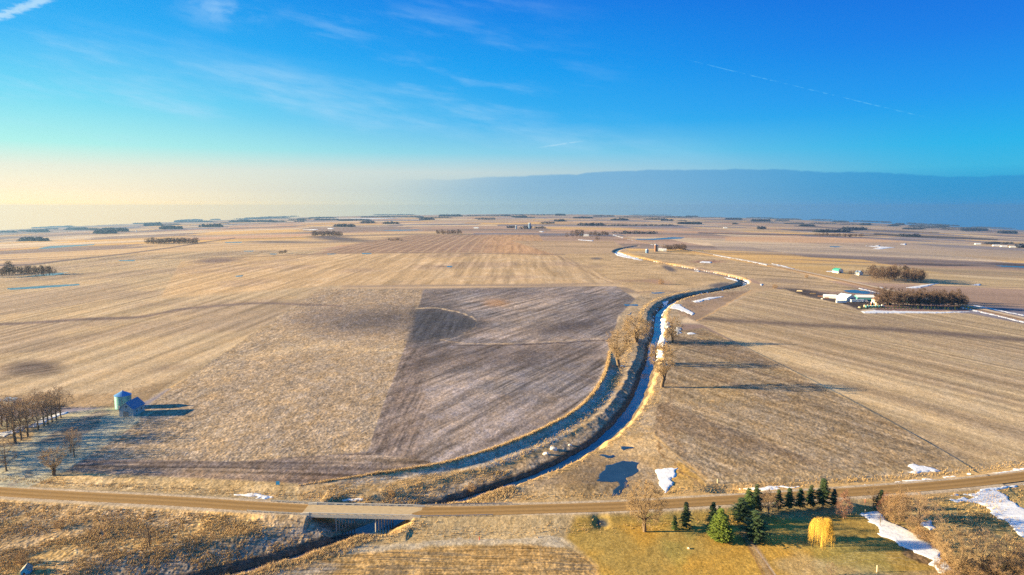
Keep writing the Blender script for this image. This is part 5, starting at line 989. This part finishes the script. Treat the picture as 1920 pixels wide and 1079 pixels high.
def machine(px, py, s, lb, body, name='tractor'):
    x, y = at(px, py); r = empty(name, (x, y, G(x, y)), random.uniform(-.4, .4)); tag(r, lb, 'tractor'); MB().prism([(-1.5 * s, .8 * s), (1.8 * s, .8 * s), (1.8 * s, 1.7 * s), (.2 * s, 1.8 * s), (-1.5 * s, 1.6 * s)], 'y', -.55 * s, .55 * s).build('body', body, r)
    MB().box(-1.2 * s, -.6 * s, 1.65 * s, .1 * s, .6 * s, 2.8 * s).box(-1.3 * s, -.7 * s, 2.8 * s, .2 * s, .7 * s, 2.92 * s).build('cab', m_white, r)
    for wx_, rr in ((-1.0, .95), (1.3, .6)):
        for s_ in (-1, 1): MB().tube((wx_ * s, s_ * .6 * s, rr * s), (wx_ * s, s_ * 1.05 * s, rr * s), rr * s, rr * s, 18).build('wheel', m_tyre, r)
machine(1636, 573, 1.5, 'red and white tractor in front of the cream house', m_red); machine(1644, 575, 1.4, 'yellow tractor in front of the cream house', m_cream); machine(1666, 572, 1.5, 'green tractor under the windbreak trees', m_green); machine(1655, 577, 1.2, 'pale tractor at the start of the evergreen row', m_white)
for a, b, s, lb, mt_ in [(1499, 547, 7, 'long pale timber stack on the farm track', m_cream), (1524, 552, 7, 'second pale timber stack on the farm track', m_barkp), (1538, 557, 6, 'rusty equipment rack at the field edge', m_rust), (1550, 560.5, 5, 'low rusty wagon bed below the red-ended shed', m_rust), (1541, 562, 2.2, 'white box at the field edge', m_white), (1611, 578, 2.4, 'cream upright tank at the end of the evergreen row', m_cream)]:
    x, y = at(a, b); r = empty('yard_stack', (x, y, G(x, y)), -.3); tag(r, lb, 'stack'); t_ = MB()
    for j in range(3): t_.box(-s / 2 + j * .15, -.9 + j * .1, .25 + j * .5, s / 2 - j * .15, .9 - j * .1, .7 + j * .5)
    t_.build('load', mt_, r); MB().box(-s / 2 + .3, -.8, 0, -s / 2 + .5, .8, .26).box(s / 2 - .5, -.8, 0, s / 2 - .3, .8, .26).build('bearer', m_wood, r)
rr_ = [(1621 + i * 3.1, 576.0 + (i % 2) * .9) for i in range(10)]
for i, (a, b) in enumerate(rr_):
    x, y = at(a, b); o = MB().lathe([(.95, 0), (1.05, .1), (1.05, 1.3), (.95, 1.4)], 14).lathe([(.9, 1.42), (1.0, 1.5), (1.0, 2.4), (.9, 2.5)], 14).build('drum_stack', m_bin if i % 2 else m_cream, None, (x, y, G(x, y))); tag(o, 'green and yellow drum stack in the line left of the evergreens', 'drum', 'drum stacks in a line at the farm')
# green gambrel barn
x, y = at(1573.5, 512.5); r = empty('gambrel_barn', (x, y + 6, G(x, y + 6) - .1), .25); tag(r, 'white barn with a green gambrel roof beyond the highway', 'barn')
MB().prism([(-5.5, 0), (5.5, 0), (5.5, 3.6), (4.2, 6.6), (0, 8.6), (-4.2, 6.6), (-5.5, 3.6)], 'y', -8, 8).build('wall', m_white, r)
MB().prism([(-5.8, 3.4), (-4.35, 6.75), (0, 8.9), (4.35, 6.75), (5.8, 3.4), (5.72, 3.3), (4.22, 6.62), (0, 8.65), (-4.22, 6.62), (-5.72, 3.3)], 'y', -8.4, 8.4).build('roof', m_green, r); MB().box(-1.6, -8.08, 0, 1.6, -7.9, 3).build('door', m_dark, r)
for s_ in (-3.4, 3.4): MB().box(s_ - .5, -8.08, 1.4, s_ + .5, -7.9, 2.4).build('window', m_dark, r)
x, y = at(1612, 516.5); gable('farmhouse', 'pale grey farmhouse at the left edge of the grove beyond the highway', 'house', x, y + 4, 8, 10, 5, 3, m_white, m_roofb, .3, .4, [(0, 1.2, 2.2)], [(0, -2, 3.2, 1.1), (0, 2, 3.2, 1.1)], chim=True)
def silo(px, py, r0, h, lb, mt_):
    x, y = at(px, py); r = empty('silo', (x, y, G(x, y) - .2)); tag(r, lb, 'silo'); MB().lathe([(r0, h * i / 10) for i in range(11)], 18).build('wall', mt_, r); MB().lathe([(r0 * 1.03, h), (r0 * .8, h + r0 * .5), (r0 * .3, h + r0 * .85)], 18).build('dome', m_steel, r)
silo(1229, 472, 3.2, 17, 'tall rusty silo left of the twin-silo farm grove', m_rust); silo(1232.6, 472, 2.4, 15, 'slimmer pale silo right of the rusty one', m_cream); silo(1213, 475, 4, 8, 'short dark bin in the meadow left of the silos', m_roofb); silo(993, 430, 6, 30, 'far dark silo standing above a tree clump', m_roofb); silo(968, 430, 4, 18, 'far short silo left of the tall dark one', m_roofb)
silo(256, 436, 4, 14, 'tiny white silo on the hazy left plain', m_white)
for a, b, w_, l_, lb in [(1238, 471, 7, 10, 'small blue-white shed right of the silos'), (1246, 471.5, 7, 9, 'white house before the grove by the silos'), (1098, 443.5, 12, 24, 'pale shed between the far creek farm trees'), (1833, 459, 12, 24, 'white shed at the left of the far right farm'), (1868, 462, 12, 30, 'long white shed in the far right farm'), (1882, 463.5, 12, 26, 'white shed with dark door in the far right farm'),
                         (1898, 464.5, 12, 24, 'white shed at the right of the far right farm'), (1360, 428.5, 14, 24, 'tiny white shed on the far plain right of centre'), (1604, 429, 12, 20, 'tiny white house above the far right grove'), (893, 429, 14, 26, 'tiny white shed on the far plain at centre'), (1758, 424, 14, 20, 'tiny white building on the hazy right plain'), (1853, 427.5, 20, 80, 'long pale building on the hazy right plain')]:
    x, y = at(a, b); gable('farm_shed', lb, 'shed', x, y, w_, l_, 4.5, 3, m_white, m_alu if a % 2 else m_white, 1.45, .3, [(0, 3, 3)], sink=.5)
# mast on the horizon
x, y = at(1243, 405.5); r = empty('radio_mast', (x, y, G(x, y))); tag(r, 'thin lattice radio mast rising over the horizon', 'mast'); hm = 12 * math.hypot(x, y) / F; t_ = MB()
for k_ in range(3): a = k_ * 2.09; t_.tube((2.0 * cos(a), 2.0 * sin(a), 0), (1.2 * cos(a), 1.2 * sin(a), hm), .7, .5, 5)
for i in range(14):
    for k_ in range(3): a = k_ * 2.09; b = a + 2.09; t_.tube((1.9 * cos(a), 1.9 * sin(a), hm * i / 14), (1.8 * cos(b), 1.8 * sin(b), hm * (i + 1) / 14), .3, .3, 4)
t_.build('lattice', m_dark, r); MB().tube((0, 0, hm), (0, 0, hm + 10), .3, .2, 5).build('antenna', m_red, r)

# ------------------------------------------------------------------ air
zmin = float(Z.min()) - 1.5; xm = float(np.abs(X).max()) + 60; ym = 17600.
def haze():
    m_ = bpy.data.materials.new('haze'); m_.use_nodes = True; w = NT(m_.node_tree); pv = w.n('ShaderNodeVolumePrincipled'); out = w.n('ShaderNodeOutputMaterial')
    pv.inputs['Color'].default_value = (.16, .32, .55, 1); pv.inputs['Density'].default_value = 5.0e-5; pv.inputs['Anisotropy'].default_value = .35; w.link(pv.outputs[0], out.inputs['Volume'])
    o = MB().box(-xm, -460, zmin, xm, ym, CAMH + 100).build('haze', m_); tag(o, 'thin bluish winter haze over the plain', 'haze', None, 'stuff')
haze()
print('done objects', len(bpy.data.objects), 'zmin', zmin)
